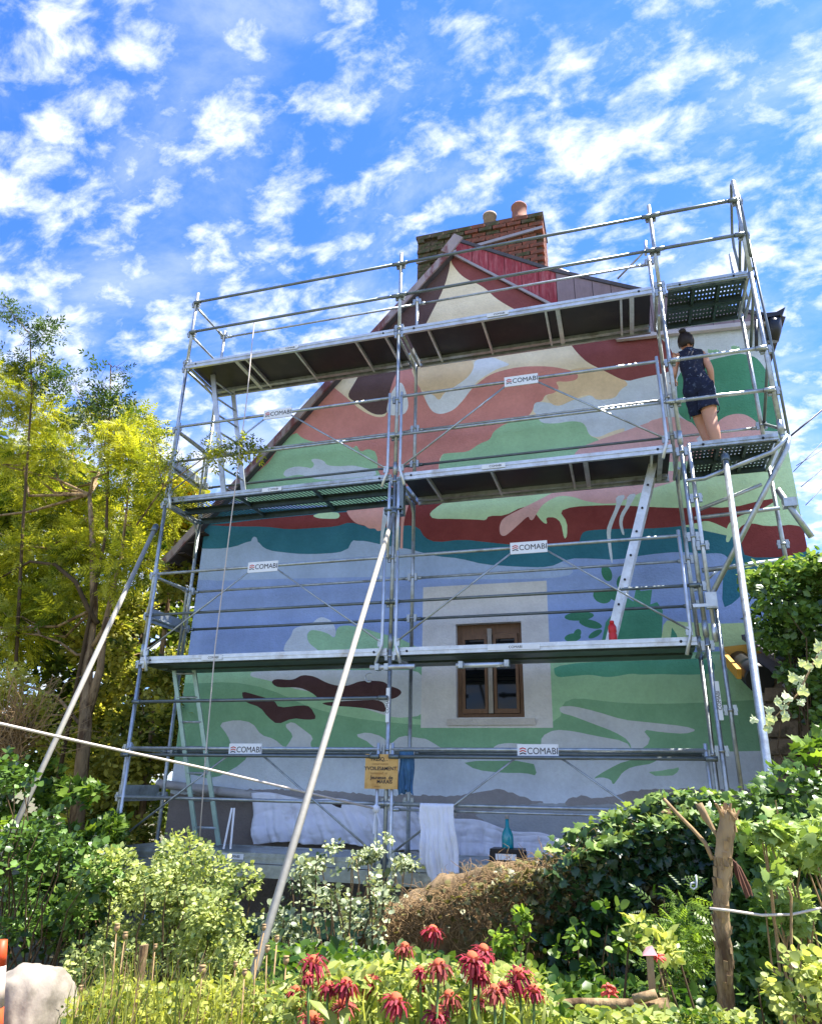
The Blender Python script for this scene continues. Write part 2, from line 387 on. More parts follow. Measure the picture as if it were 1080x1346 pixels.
COL = dict(cream=(238,220,182), tan=(228,198,152), dbrown=(78,54,52), maroon=(124,54,52), maroon2=(116,36,34), salmon=(208,130,120),
  salmon2=(226,160,146), pink=(222,170,166), mint=(152,202,152), mint2=(188,224,170), green=(116,170,124), green2=(140,196,148), deep=(62,142,104), deep2=(74,158,122),
  teal=(26,98,118), blue=(138,164,214), blue2=(158,182,214), white=(206,218,226), white2=(196,208,206), gwhite=(200,206,206), black=(58,30,30), leafg=(44,118,80),
  yg=(196,222,150), cement=(140,136,132), cement2=(156,162,164), surround=(214,212,206), ledge=(226,232,236), dcement=(112,102,94))
def paint(name, c):
    m = mat('mural paint '+name, rgb(*[min(247, x*.88+38) for x in c]), .85, var=.055, nscale=26.0, bump=.45, bscale=42, spec=.2, col2=rgb(*[min(255, x*.84+28) for x in c]), c2scale=2.6, c2lo=.35, c2hi=.7)
    return m
def A(u, v, o=(480, 260, .3889)): return (o[0]+u*o[2], o[1]+v*o[2])
ZA = (480, 260, .3889); ZD = (480, 600, .3889); ZE = (900, 560, .2525); ZF = (120, 620, .4074); ZG = (440, 600, .223); ZH = (760, 940, .3016)
ZJ = (460, 940, .3333); Z6 = (860, 400, .1852); ZM = (500, 440, .1852); ZN = (330, 540, .19444); ZI = (0, 0, 1)
LY = []     # (colour, polygon in the wall plane) in painting order
def wp(px, py):
    p = at(px, py, WY); return (p.x, p.z)
def lay(c, z, pts, smooth=2):
    P = [wp(z[0]+u*z[2], z[1]+v*z[2]) for u, v in pts]
    for _ in range(smooth):          # corner cutting keeps brush-drawn edges round
        Q = []
        for i in range(len(P)):
            a, b = P[i], P[(i+1) % len(P)]
            Q += [(a[0]*.78+b[0]*.22, a[1]*.78+b[1]*.22), (a[0]*.22+b[0]*.78, a[1]*.22+b[1]*.78)]
        P = Q
    LY.append((c, P))
def layw(c, P): LY.append((c, P))
layw('blue', [(-1, -1), (9, -1), (9, 9), (-1, 9)])
lay('cream', ZI, [(300,640),(300,300),(900,300),(900,600)], 0)
lay('white', ZI, [(820,380),(1100,380),(1100,640),(820,600)], 0)
# gable
lay('dbrown', ZI, [(592,333),(591,352),(583,380),(560,425),(545,455),(521,488),(524,520),(508,545),(490,545),(470,530),(455,521),(468,500),(478,480),(470,470),(440,480),(540,350)])
lay('maroon', ZA, [(288,200),(292,225),(330,270),(400,300),(440,340),(490,370),(520,385),(640,400),(620,350),(310,180)])
lay('salmon', ZI, [(425,500),(445,514),(457,524),(475,540),(495,549),(509,547),(510,520),(522,485),(540,478),(548,500),(556,520),(564,535),(575,543),(590,540),(610,522),(626,505),(645,491),(680,482),(720,481),(752,487),(760,492),(758,499),(745,502),(729,501),(735,510),(728,517),(716,519),(712,528),(702,529),(700,540),(690,551),(665,556),(648,567),(644,578),(630,583),(615,594),(595,595),(577,597),(575,640),(300,660),(330,560)])
lay('ledge', ZI, [(507,546),(511,522),(522,503),(529,503),(535,520),(537,535),(531,546)])
lay('tan', ZM, [(210,225),(640,160),(665,240),(620,300),(540,360),(450,410),(415,472),(370,420),(290,400),(240,310)])
lay('ledge', ZM, [(665,178),(790,155),(870,190),(925,212),(830,240),(745,290),(685,330),(640,390),(590,460),(520,535),(430,567),(370,550),(330,490),(305,430),(370,418),(415,472),(452,410),(540,360),(622,300),(660,240)])
lay('white', ZI, [(826,503),(880,488),(960,470),(960,560),(880,545),(868,545),(855,553),(830,560),(803,567),(787,575),(774,573),(768,556),(752,553),(729,557),(710,556),(706,546),(700,540),(702,529),(712,528),(735,532)])
lay('tan', ZI, [(745,486),(775,482),(797,486),(828,504),(815,512),(808,524),(783,526),(778,520),(766,519),(752,526),(735,534),(725,532),(716,520),(728,517),(735,510),(729,501),(745,502),(758,499),(760,492)])
lay('maroon', ZI, [(742,442),(758,464),(772,477),(791,486),(822,502),(840,497),(865,492),(882,488),(887,474),(882,460),(870,446),(858,436),(740,430)])
lay('mint', ZI, [(577,597),(595,595),(615,594),(630,583),(644,578),(648,567),(665,556),(690,551),(706,546),(710,556),(729,557),(752,553),(768,556),(774,573),(787,577),(800,600),(790,650),(575,660)])
lay('pink', ZI, [(752,600),(762,588),(790,577),(820,567),(850,556),(870,548),(885,548),(900,556),(915,575),(925,605),(920,640),(745,645)])
# gable, left part
lay('mint', ZN, [(300,140),(345,185),(420,210),(560,215),(640,225),(690,255),(710,230),(740,280),(790,255),(850,280),(860,440),(940,440),(940,640),(-120,640),(-80,480),(100,380),(200,230)], 1)
lay('white', ZN, [(215,430),(235,395),(300,375),(370,380),(410,390),(430,360),(400,330),(440,322),(490,335),(515,370),(600,375),(690,368),(740,380),(840,400),(850,440),(700,450),(560,468),(440,462),(400,450),(330,430),(270,440),(240,450)])
# right bay upper
lay('deep', Z6, [(150,470),(165,760),(180,790),(240,835),(270,840),(290,900),(420,870),(920,910),(905,860),(830,560),(780,450),(720,375),(640,355),(600,348),(430,385),(380,400),(360,440)])
lay('green2', Z6, [(370,315),(400,325),(440,320),(460,335),(470,350),(400,360),(380,345)])
lay('green2', Z6, [(540,305),(570,290),(610,310),(625,325),(560,335)])
lay('pink', Z6, [(425,880),(450,830),(500,795),(570,776),(640,780),(700,815),(735,850),(760,900),(750,960),(430,960)])
lay('pink', Z6, [(-60,830),(60,805),(170,798),(215,820),(265,842),(300,880),(330,960),(-60,1000)])
lay('mint2', Z6, [(860,900),(940,880),(1060,1300),(900,1300)], 1)
# band under the third deck
lay('blue2', ZI, [(230,700),(560,705),(600,720),(740,735),(760,760),(600,762),(500,758),(400,760),(230,765)])
lay('teal', ZI, [(240,672),(400,668),(560,676),(640,690),(900,675),(1100,670),(1100,740),(900,715),(700,728),(575,716),(480,700),(240,705)], 0)
lay('teal', ZI, [(240,690),(276,692),(304,694),(348,693),(381,697),(413,695),(442,694),(466,687),(486,694),(511,697),(534,694),(553,699),(575,713),(700,720),(900,690),(1100,690),(1100,752),(1022,757),(985,768),(965,792),(948,800),(950,745),(958,735),(950,728),(938,727),(925,728),(893,725),(850,729),(810,736),(776,734),(748,734),(721,746),(680,745),(636,742),(604,734),(573,731),(553,726),(540,722),(511,718),(480,711),(470,711),(463,710),(456,724),(420,730),(380,727),(348,723),(340,718),(338,707),(334,705),(331,708),(329,716),(303,720),(276,722),(240,724)], 1)
lay('mint2', ZI, [(890,640),(1090,640),(1090,700),(960,705),(890,690)], 0)
lay('maroon2', ZI, [(260,690),(281,690),(348,682),(405,677),(454,673),(520,670),(560,655),(596,655),(620,650),(900,640),(905,665),(960,668),(1010,655),(1034,657),(1060,680),(1070,720),(1052,727),(1030,731),(978,731),(973,712),(970,702),(940,688),(928,684),(913,688),(893,692),(850,695),(811,695),(772,697),(764,701),(760,715),(729,717),(682,717),(643,713),(608,709),(573,713),(558,707),(550,693),(534,690),(511,694),(480,692),(460,686),(442,692),(413,694),(380,696),(348,692),(304,692),(276,690)], 1)
lay('mint2', ZI, [(589,656),(569,670),(564,676),(569,682),(597,682),(628,683),(638,684),(642,678),(663,678),(686,666),(698,668),(713,687),(719,689),(717,680),(729,680),(737,687),(741,709),(745,705),(745,686),(735,672),(752,666),(791,664),(815,664),(846,666),(869,667),(900,668),(925,665),(958,659),(982,655),(1012,653),(1021,657),(1008,665),(990,674),(962,682),(955,700),(953,712),(957,713),(961,705),(972,697),(978,690),(990,689),(1008,691),(1036,689),(1060,695),(1080,690),(1060,600),(560,620)], 1)
lay('salmon2', ZF, [(820,122),(960,100),(960,160),(945,175),(935,190),(922,192),(915,182),(895,184),(880,172),(862,170),(845,160),(830,142)])
lay('mint2', ZF, [(712,142),(740,132),(795,130),(803,142),(795,152),(760,152),(730,150)])
lay('pink', ZD, [(640,118),(600,140),(540,170),(480,200),(460,215),(452,240),(455,265),(470,270),(490,255),(520,228),(550,200),(556,215),(566,215),(580,190),(600,160),(650,132),(700,135),(740,150),(800,160),(850,158),(900,135),(960,110),(1060,80),(1060,40),(640,80)])
lay('white', ZD, [(845,135),(880,128),(862,165),(832,235),(827,270),(836,358),(829,360),(814,262),(817,235),(848,165)], 1)
lay('white', ZD, [(885,130),(917,124),(895,165),(873,200),(867,225),(876,268),(866,262),(856,225),(861,195),(880,165)], 1)
lay('white', ZG, [(288,290),(325,285),(322,330),(300,400),(285,480),(280,740),(262,740),(268,480),(278,380)], 1)
lay('salmon2', ZG, [(400,280),(436,280),(430,300),(408,370),(400,480),(398,700),(386,700),(384,570),(386,480),(388,380)], 1)
lay('maroon2', ZE, [(272,500),(300,504),(350,502),(420,516),(540,513),(592,520),(640,540),(660,640),(520,684),(312,684),(296,620),(280,550)], 1)
lay('mint2', ZE, [(214,540),(225,510),(245,490),(300,460),(420,430),(560,500),(540,516),(420,522),(350,505),(300,512),(272,545),(240,575),(226,607),(216,595)], 1)
# blue zone
lay('blue2', ZI, [(230,720),(300,722),(336,708),(350,724),(400,729),(455,726),(470,712),(520,719),(553,728),(620,742),(690,748),(720,744),(720,760),(600,760),(500,756),(400,758),(230,765)])
lay('white', ZF, [(618,585),(625,555),(645,530),(652,505),(690,495),(712,490),(728,474),(745,468),(775,480),(790,510),(786,537),(760,522),(710,508),(694,525),(700,552),(735,578),(742,590)])
lay('mint', ZF, [(695,525),(710,508),(762,520),(786,540),(792,500),(830,495),(880,505),(925,520),(990,535),(1040,560),(1090,590),(740,592),(735,578),(700,552)])
lay('deep', ZD, [(795,640),(812,560),(840,525),(868,500),(872,470),(905,490),(915,440),(930,455),(968,450),(962,500),(985,492),(1004,520),(1000,640)], 0)
for cx, cy, rx, ry, an in [(815,395,17,28,-20),(868,425,20,26,10),(800,472,32,24,20),(722,540,50,15,-4),(760,566,40,14,14),(842,470,24,16,30),(776,600,26,10,-30),(700,612,28,14,-8),(716,598,12,16,30)]:
    lay('leafg', ZD, [(cx+rx*math.cos(t)*math.cos(R(an))-ry*math.sin(t)*math.sin(R(an)), cy+rx*math.cos(t)*math.sin(R(an))+ry*math.sin(t)*math.cos(R(an))) for t in [k*math.pi/8 for k in range(16)]], 0)
lay('yg', ZI, [(868,845),(872,815),(890,817),(940,820),(990,818),(1080,815),(1080,850),(868,850)], 1)
lay('deep', ZD, [(1027,640),(1035,578),(1050,600),(1062,640)], 0)
# lower zone
layw('green', [(-1, -1), (9, -1), (9, 2.06), (-1, 2.06)])
lay('mint', ZI, [(220,870),(360,870),(400,892),(460,925),(520,940),(560,948),(560,930),(480,926),(430,905),(560,905),(560,870),(900,860),(1080,860),(1080,915),(900,925),(820,925),(740,915),(735,955),(560,955),(430,940),(330,895),(220,900)])
lay('gwhite', ZF, [(520,640),(930,640),(1080,640),(1080,785),(1000,795),(960,790),(900,770),(800,738),(720,712),(650,700),(600,680),(545,668),(510,660)])
lay('deep2', ZD, [(635,700),(1100,680),(1180,690),(1180,735),(1080,738),(985,735),(930,738),(900,733),(820,748),(760,737),(700,742),(640,748)])
lay('black', ZF, [(580,680),(592,668),(650,673),(680,655),(720,660),(760,682),(800,692),(830,690),(870,674),(940,675),(960,690),(995,702),(1002,715),(980,732),(940,737),(900,728),(800,733),(740,737),(710,712),(670,695),(600,697)])
lay('black', ZF, [(735,745),(850,738),(940,735),(955,780),(900,765),(820,757),(770,757)])
lay('black', ZF, [(487,708),(530,720),(590,738),(605,762),(680,753),(707,758),(728,797),(700,801),(650,795),(600,816),(570,792),(545,760),(500,745),(488,728)], 1)
lay('gwhite', ZF, [(410,812),(470,800),(520,810),(548,850),(590,862),(625,892),(640,872),(652,850),(622,818),(650,806),(682,830),(717,857),(705,880),(720,900),(735,960),(440,960),(455,890),(440,850)], 1)
lay('gwhite', ZF, [(848,850),(890,840),(940,855),(962,882),(1000,850),(1060,860),(1080,862),(1110,880),(1150,905),(1160,925),(1100,935),(950,935),(900,875)], 1)
lay('gwhite', ZD, [(655,845),(700,843),(780,862),(870,890),(950,898),(1080,912),(1120,925),(1080,938),(1000,932),(935,922),(968,962),(905,1010),(890,960),(840,930),(760,900),(700,877),(658,866)], 1)
lay('gwhite', ZD, [(420,1000),(440,975),(480,968),(540,972),(592,987),(595,945),(640,923),(700,928),(770,943),(880,963),(905,1000),(900,1040),(420,1030)], 1)
lay('white', ZI, [(215,1000),(330,996),(520,990),(600,996),(700,1000),(800,1000),(850,990),(950,988),(1100,985),(1100,1070),(900,1070),(820,1070),(730,1070),(600,1065),(500,1060),(330,1060),(215,1050)])
lay('green', ZI, [(238,985),(330,984),(320,1003),(280,1025),(246,1016)], 1)
lay('green', ZI, [(606,1000),(625,1012),(660,1016),(690,1016),(706,1020),(700,1000)], 1)
lay('green', ZH, [(60,278),(120,240),(200,200),(290,190),(360,165),(330,210),(230,225),(190,250),(170,280),(150,305),(140,280),(100,270)], 1)
lay('green2', ZH, [(300,245),(350,245),(400,235),(445,228),(420,255),(370,268),(320,258)], 1)
lay('cement2', ZJ, [(560,330),(700,335),(800,350),(920,340),(1080,340),(1400,330),(1400,800),(200,800),(200,380),(510,370)], 1)
lay('cement', ZJ, [(-800,330),(-500,295),(-300,290),(0,302),(60,315),(150,318),(240,312),(350,322),(480,310),(560,290),(620,302),(700,332),(780,345),(700,350),(620,370),(520,380),(490,395),(560,440),(700,480),(880,510),(900,800),(-800,800)], 1)
lay('cement', ZJ, [(840,345),(870,325),(920,318),(960,326),(1040,318),(1100,300),(1250,290),(1420,292),(1700,300),(1700,400),(1300,380),(1100,350),(920,352),(860,362)], 1)
lay('dcement', ZI, [(150,1040),(330,1048),(450,1065),(520,1080),(520,1200),(150,1200)], 1)
# bare surround of the window
layw('surround', [(3.08, 1.29), (4.585, 1.285), (4.60, 2.95), (3.09, 2.96)])

# ragged brush edges for the cement and white bands come from a fine zig-zag
def ragged(P, amp, g):
    Q = []
    for i in range(len(P)):
        a, b = Vector(P[i]), Vector(P[(i+1) % len(P)]); n = max(1, int((b-a).length/.035))
        for k in range(n):
            q = a.lerp(b, k/n); Q.append((q.x+g.uniform(-1, 1)*amp, q.y+g.uniform(-1, 1)*amp))
    return Q
_g = random.Random(3)
LY = [(c, ragged(P, .011, _g) if c in ('cement', 'cement2', 'green2', 'dcement') else P) for c, P in LY]
HOLE = [(3.50, 1.40), (4.28, 1.40), (4.28, 2.48), (3.50, 2.48)]
# outline of the end wall below rakes and fascia
OUT = [(XL, G), (XR, G), (XR, 6.02), (5.72, 6.12), (4.80, 6.84), (3.51, 7.96), (XL, EL)]
def inpoly(P, x, y):
    inside = False; n = len(P); j = n-1
    for i in range(n):
        xi, yi = P[i]; xj, yj = P[j]
        if (yi > y) != (yj > y) and x < (xj-xi)*(y-yi)/(yj-yi)+xi: inside = not inside
        j = i
    return inside
verts = []; edges = []
for P in [OUT, HOLE]+[p for _, p in LY[1:]]:
    # drop tiny steps, keep polygons inside a sane box
    n0 = len(verts); P = [(min(max(x, -2), 10), min(max(y, -2), 10)) for x, y in P]
    verts += [Vector(p) for p in P]; edges += [(n0+i, n0+(i+1) % len(P)) for i in range(len(P))]
ov, oe, of_, _, _, _ = delaunay_2d_cdt(verts, edges, [], 0, 1e-4)
bbs = [(min(p[0] for p in P), max(p[0] for p in P), min(p[1] for p in P), max(p[1] for p in P)) for _, P in LY]
used = list(COL); faces = []; mids = []
for f in of_:
    cx = sum(ov[i].x for i in f)/len(f); cy = sum(ov[i].y for i in f)/len(f)
    if not inpoly(OUT, cx, cy) or inpoly(HOLE, cx, cy): continue
    for (c, P), bb in zip(reversed(LY), reversed(bbs)):
        if bb[0] <= cx <= bb[1] and bb[2] <= cy <= bb[3] and inpoly(P, cx, cy): break
    faces.append(list(f)); mids.append(used.index(c))
me = bpy.data.meshes.new('end_wall'); hl = worldloc(house)
me.from_pydata([(v.x-hl.x, WY-hl.y, v.y-hl.z) for v in ov], [], faces)
for c in used: me.materials.append(paint(c, COL[c]))
me.polygons.foreach_set('material_index', mids); me.update()
link('end_wall', me, house)

# side walls, back and plinth
D = 8.5
b = MB(); b.box((XL, WY+.004, G), (XL+.30, D, EL-.15)); b.box((XR-.30, WY+.004, G), (XR, D, 6.0)); b.box((XL, D-.3, G), (XR, D, 3.9))
b.build('side_wall', m_render_grey, house)
b = MB(); b.box((3.2, WY+.30, 1.2), (4.6, 1.55, 2.7)); b.build('dark_room', m_blackp, house)
# reveal of the window opening
b = MB()
b.box((3.42, WY+.004, 1.32), (3.4995, WY+.30, 2.56)); b.box((4.2805, WY+.004, 1.32), (4.36, WY+.30, 2.56)); b.box((3.4995, WY+.004, 2.4805), (4.2805, WY+.30, 2.56)); b.box((3.4995, WY+.004, 1.32), (4.2805, WY+.30, 1.3995))
b.build('window_reveal', paint('reveal', COL['surround']), house)
b = MB(); b.box((3.40, WY-.035, 1.315), (4.40, WY-.002, 1.385)); b.build('window_sill', paint('sill', (196, 190, 180)), house)
win = MB(); wy0, wy1 = WY+.09, WY+.15
for x0, x1 in ((3.50, 3.555), (4.225, 4.28)): win.box((x0, wy0, 1.40), (x1, wy1, 2.48))
win.box((3.555, wy0, 1.40), (4.225, wy1, 1.445)); win.box((3.555, wy0, 2.36), (4.225, wy1, 2.48))
wf = win.build('window_frame', m_win, house)
for x0, x1 in ((3.56, 3.86), (3.93, 4.22)):
    s_ = MB(); y0, y1 = wy0-.022, wy0+.03; w_ = .034
    s_.box((x0, y0, 1.45), (x0+w_, y1, 2.355)); s_.box((x1-w_, y0, 1.45), (x1, y1, 2.355)); s_.box((x0+w_, y0, 1.45), (x1-w_, y1, 1.50)); s_.box((x0+w_, y0, 2.30), (x1-w_, y1, 2.355))
    so_ = s_.build('window_sash', m_win, house)
    g_ = MB(); g_.box((x0+w_, wy0+.0, 1.50), (x1-w_, wy0+.012, 2.30)); g_.build('window_pane', m_glass, so_)
    for k in (1,):
        q = MB(); q.beam((x0+w_, wy0-.008, 2.16+.05*k), (x1-w_, wy0-.008, 2.165+.05*k), .02, .012); q.build('shutter_slat', m_win_grey if k == 1 else m_win, so_)
p_ = MB(); p_.box((3.87, wy0-.045, 1.45), (3.92, wy0+.0, 2.42)); p_.build('window_post', m_win_grey, house)
# roof
def roofline(pxs, Y): return [at(x, y, Y) for x, y in pxs]
rk0 = Vector((3.51, WY, 7.96))
# left slope: thick deck with overhanging verge
def slab(p, q, th, y0, y1, name, m, parent=house):
    """roof slope whose underside runs from p to q (x,z), from y0 back to y1"""
    p = Vector((p[0], 0, p[1])); q = Vector((q[0], 0, q[1])); n = Vector((-(q-p).z, 0, (q-p).x)).normalized()
    if n.z < 0: n = -n
    bb = MB(); bb.prism([(v.x, y0, v.z) for v in (p, q, q+n*th, p+n*th)], (0, y1-y0, 0)); return bb.build(name, m, parent, True)
sl_ = (7.96-3.99)/(3.51-XL)
slab((3.51, 7.965), (-.62, 7.965-sl_*4.13), .06, WY-.11, D, 'roof_slope', m_slate)
rb = MB(); rb.beam((3.49, WY-.125, 8.00), (-.62, WY-.125, 8.00-sl_*4.11), .03, .10, up=(0, 0, 1)); rb.build('barge_board', m_wood_w, house)
# right slope: lower pitch, wall above the rake closed with boards
top = [(3.56, 8.21), (4.9, 7.36), (6.2, 6.70), (7.62, 6.02)]
for a_, b_ in zip(top[:-1], top[1:]): slab(a_, b_, .05, WY-.05, D, 'roof_slope', m_slate)
def board(poly, name, m, y0=WY-.030, y1=WY+.03):
    bb = MB(); bb.prism([(x, y0, z) for x, z in poly], (0, y1-y0, 0)); return bb.build(name, m, house, True)
def ztop(x):
    for (x0, z0), (x1, z1) in zip(top[:-1], top[1:]):
        if x0 <= x <= x1: return z0+(z1-z0)*(x-x0)/(x1-x0)
    return top[-1][1]
def zlow(x): return 7.99-(x-3.51)*.868 if x < 5.68 else 6.115-(x-5.68)*.05
xs = [3.545]
while xs[-1] < 7.35: xs.append(xs[-1]+.235)
for x0, x1 in zip(xs[:-1], xs[1:]):
    xm = (x0+x1)/2; x1e = x1-.007
    hi0, hi1 = ztop(max(x0, 3.561))-.004, ztop(x1e)-.004
    if hi1-zlow(x1e) < .02: continue
    board([(x0, zlow(x0)), (x1e, zlow(x1e)), (x1e, hi1), (x0, hi0)], 'cladding_board', m_redboard if xm < 5.05 else m_greyboard)
b = MB(); b.beam((3.50, WY-.045, 7.98), (5.70, WY-.045, 6.085), .03, .035); b.build('rake_trim', m_lead, house)
b = MB(); b.beam((5.66, WY-.06, 6.10), (7.46, WY-.06, 6.01), .06, .06); b.build('fascia_board', mat('pale fascia', rgb(196, 188, 188), .7, var=.08), house)
b = MB(); b.beam((3.42, WY-.19, 7.90), (3.62, WY-.19, 8.16), .03, .16); b.build('ridge_board', m_wood_w, house)
# left eave: soffit boards and gutter seen behind the scaffold
for k in range(4):
    q = MB(); q.beam((-.10-.13*k, WY-.14, 3.90-.14*k), (-.10-.13*k, D, 3.90-.14*k), .12, .02); q.build('soffit_board', m_wood_dark, house)
b = MB(); b.box((-.62, WY-.1, 3.34), (-.58, D, 3.50)); b.build('eave_board', m_wood_w, house)
# hopper and downpipe at the right corner
b = MB(); b.prism([(7.38, WY-.16, 6.02), (7.58, WY-.16, 6.03), (7.63, WY-.16, 6.13), (7.52, WY-.16, 6.08), (7.38, WY-.16, 6.09)], (0, .2, 0))
b.tube([(7.49, WY-.08, 6.02), (7.48, WY-.06, 5.88), (7.45, WY-.02, 5.76)], [.09, .085, .07], 12)
b.build('gutter_hopper', m_gutter, house, True)
b = MB(); b.beam((7.25, WY-.12, 6.10), (7.50, WY-.12, 6.08), .03, .03); b.tube([(7.30, WY-.12, 6.04), (7.24, WY-.12, 5.62)], .022, 6); b.build('gutter_bracket', m_gutter, house)
# chimney
CH = dict(x0=2.76, x1=4.76, y0=1.72, y1=2.35, z0=6.4, z1=9.03)
b = MB(); b.box((CH['x0']+.015, CH['y0']+.015, CH['z0']), (CH['x1']-.015, CH['y1']-.015, CH['z1']-.02)); chim = b.build('chimney', m_mortar, house)
bl, bh = .225, .068
def brickmesh(m, seed):
    g = random.Random(seed); bb = MB(); bb.box((-.105, -.05, -.029), (.105, .05, .029))
    bb.v = [(x+g.uniform(-.004, .004), y+g.uniform(-.006, .003), z+g.uniform(-.003, .003)) for x, y, z in bb.v]
    return bb.mesh('brick', m)
bms = {k: [brickmesh(k, s) for s in range(4)] for k in (m_brick, m_brick_moss)}
cl = worldloc(chim)
row = 0; z = CH['z1']-.05
gb = random.Random(5)
while z > 7.45:
    off = (row % 2)*bl/2; x = CH['x0']+.105-off*0
    proud = .035 if row in (0, 1, 4) else 0
    x = CH['x0']+.108-(bl/2 if row % 2 else 0)
    while x < CH['x1']+.02:
        xa = min(max(x, CH['x0']+.06), CH['x1']-.06)
        mossy = (xa < CH['x0']+.62+gb.uniform(-.2, .2)) or row < 2 and gb.random() < .55 or gb.random() < .08
        if not (xa < CH['x0']+.5 and gb.random() < .07):
            o = link('brick', gb.choice(bms[m_brick_moss if mossy else m_brick]), chim, Vector((xa, CH['y0']+.03-proud+gb.uniform(-.008, .006), z))-cl)
            if xa != x: o.scale = (.52, 1, 1)
        x += bl
    if row % 1 == 0:       # end faces
        for k in range(3):
            for xx in (CH['x0'], CH['x1']):
                o = link('brick', gb.choice(bms[m_brick_moss if xx < 4 else m_brick]), chim, Vector((xx+(.04 if xx < 4 else -.04), CH['y0']+.17+.215*k-(.1 if row % 2 else 0)*0, z))-cl); o.rotation_euler = (0, 0, R(90))
    z -= bh; row += 1
b = MB(); b.box((CH['x0']-.03, CH['y0']-.02, CH['z1']-.018), (CH['x1']+.03, CH['y1']+.02, CH['z1']+.03)); b.build('chimney_cap', m_mortar, chim)
b = MB(); b.beam((CH['x0']-.01, CH['y0']-.05, 8.50), (CH['x1']+.01, CH['y0']-.05, 8.72), .03, .05); b.build('flashing_strip', m_lead, chim)
b = MB(); b.lathe((4.40, 1.90, 9.05), [(.15, 0), (.145, .10), (.125, .12), (.115, .33), (.13, .35), (.13, .38), (.10, .42), (.10, .30)], 16); b.build('chimney_pot', m_pot, house)
b = MB(); b.lathe((3.92, 1.90, 9.05), [(.11, 0), (.10, .28), (.115, .29), (.115, .33), (.07, .26), (.07, .2)], 14); b.build('chimney_pot', m_pot2, house)
b = MB()
dish = [(5.02+.03*math.sin(t), 2.4+.0, 8.05+.78*t/math.pi) for t in [k*math.pi/8 for k in range(9)]]
b.tube([(5.16, 2.3, 7.65), (5.14, 2.3, 8.0), (5.05, 2.3, 8.26), (4.93, 2.3, 8.42)], [.10, .10, .07, .015], 8)
tag(b.build('roof_cowl', m_lead, house), 'curved pale cowl behind the chimney')
b = MB(); b.tube([(5.75, WY-.1, 7.0), (6.05, WY-.25, 7.18), (6.16, WY-.3, 7.26)], .014, 6); b.tube([(6.12, WY-.3, 7.14), (6.14, WY-.3, 7.36)], .02, 6); b.build('roof_hook', m_steel, house)
# ------------------------------------------------------------------ scaffold
scaf = thing('facade_scaffold', 'galvanised frame scaffold of four decked levels standing in front of the painted gable wall', 'scaffold', (3.5, .4, G))
SL = worldloc(scaf)
X0, X1, X2, X3, WB = 0.0, 3.05, 6.15, 7.10, .77
TR = .0225
def coupler_mesh():
    b = MB()
    b.box((-.055, -.016, -.045), (-.024, .016, .045)); b.box((.024, -.016, -.045), (.055, .016, .045)); b.tube([(0, 0, -.012), (0, 0, .012)], .033, 10)
    b.box((-.060, -.022, -.012), (-.050, .022, .02)); b.box((.050, -.022, -.012), (.060, .022, .02))
    return b.mesh('coupler', m_steel)
cpl = coupler_mesh()
def couple(parent, x, y, z): link('coupler', cpl, parent, Vector((x, y, z))-worldloc(parent))
def post(x, y, z0, z1, cz=(), r=TR, mt=None):
    b = MB(); b.tube([(x, y, z0), (x, y, z1)], r, 12)
    if z1-z0 > 1.5: b.tube([(x, y, z0+.02), (x, y, z0+.16)], r+.006, 12)
    o = b.build('post', mt or m_steel, scaf)
    for c in cz: couple(o, x, y, c)
    return o
def rail(p0, p1, r=.0175, mt=None, name='guard_rail', n=8):
    b = MB(); b.tube([p0, p1], r, n)
    d = (Vector(p1)-Vector(p0)).normalized()
    for p, s in ((p0, 1), (p1, -1)): b.tube([Vector(p), Vector(p)+d*s*.10], r+.006, n)
    return b.build(name, mt or m_steel, scaf)
for x in (X0, X1, X2):
    for lv in range(4):
        z0 = 2*lv if lv else G
        top_ = (7.2 if lv == 3 else 2*lv+2)
        cz = [2*lv+.5, 2*lv+1.0] if lv < 3 else [6.5, 7.0]
        if lv < 3: post(x, 0, z0, 2*lv+2, cz+[2*lv+1.93])
        else: post(x, 0, 6, 7.2, cz+[6.03])
        if lv < 3: post(x, WB, z0, 2*lv+2, [c for c in cz], mt=m_steel)
        else: post(x, WB, 6, 7.08, [7.0])
for z0, z1 in ((2.3, 4), (4, 6), (6, 7.30)): post(X3, 0, z0 if z0 > 3 else 3.95, z1, [min(z0, 6)+.5, min(z0, 6)+1.0] if z0 > 3 else [], r=.025)
for z0, z1 in ((2.6, 4), (4, 6), (6, 6.9)): post(X3, WB, z0, z1, [z0+.5])
# base jacks
for x in (X0, X1, X2):
    for y in (0, WB):
        b = MB(); b.box((x-.075, y-.075, G+.05), (x+.075, y+.075, G+.062)); b.tube([(x, y, G+.062), (x, y, -.35)], .017, 8); b.build('base_jack', m_steel, scaf)
# transoms under each deck, in pairs of tubes as on the photograph's frames
for x in (X0, X1, X2, X3):
    for z in (0, 2, 4, 6):
        if x == X3 and z < 4: continue
        for dx in (-.035, .035):
            b = MB(); b.tube([(x+dx, 0, z-.05), (x+dx, WB, z-.05)], .019, 8)
            b.build('transom', m_steel, scaf)
# gusset loops from the back posts to the deck
for x in (X0, X1, X2):
    for z in (4, 6):
        b = MB(); b.tube([(x, .45, z-.06), (x, .66, z-.09), (x, .745, z-.20), (x, .75, z-.55)], .015, 8); b.build('corner_brace', m_steel, scaf)
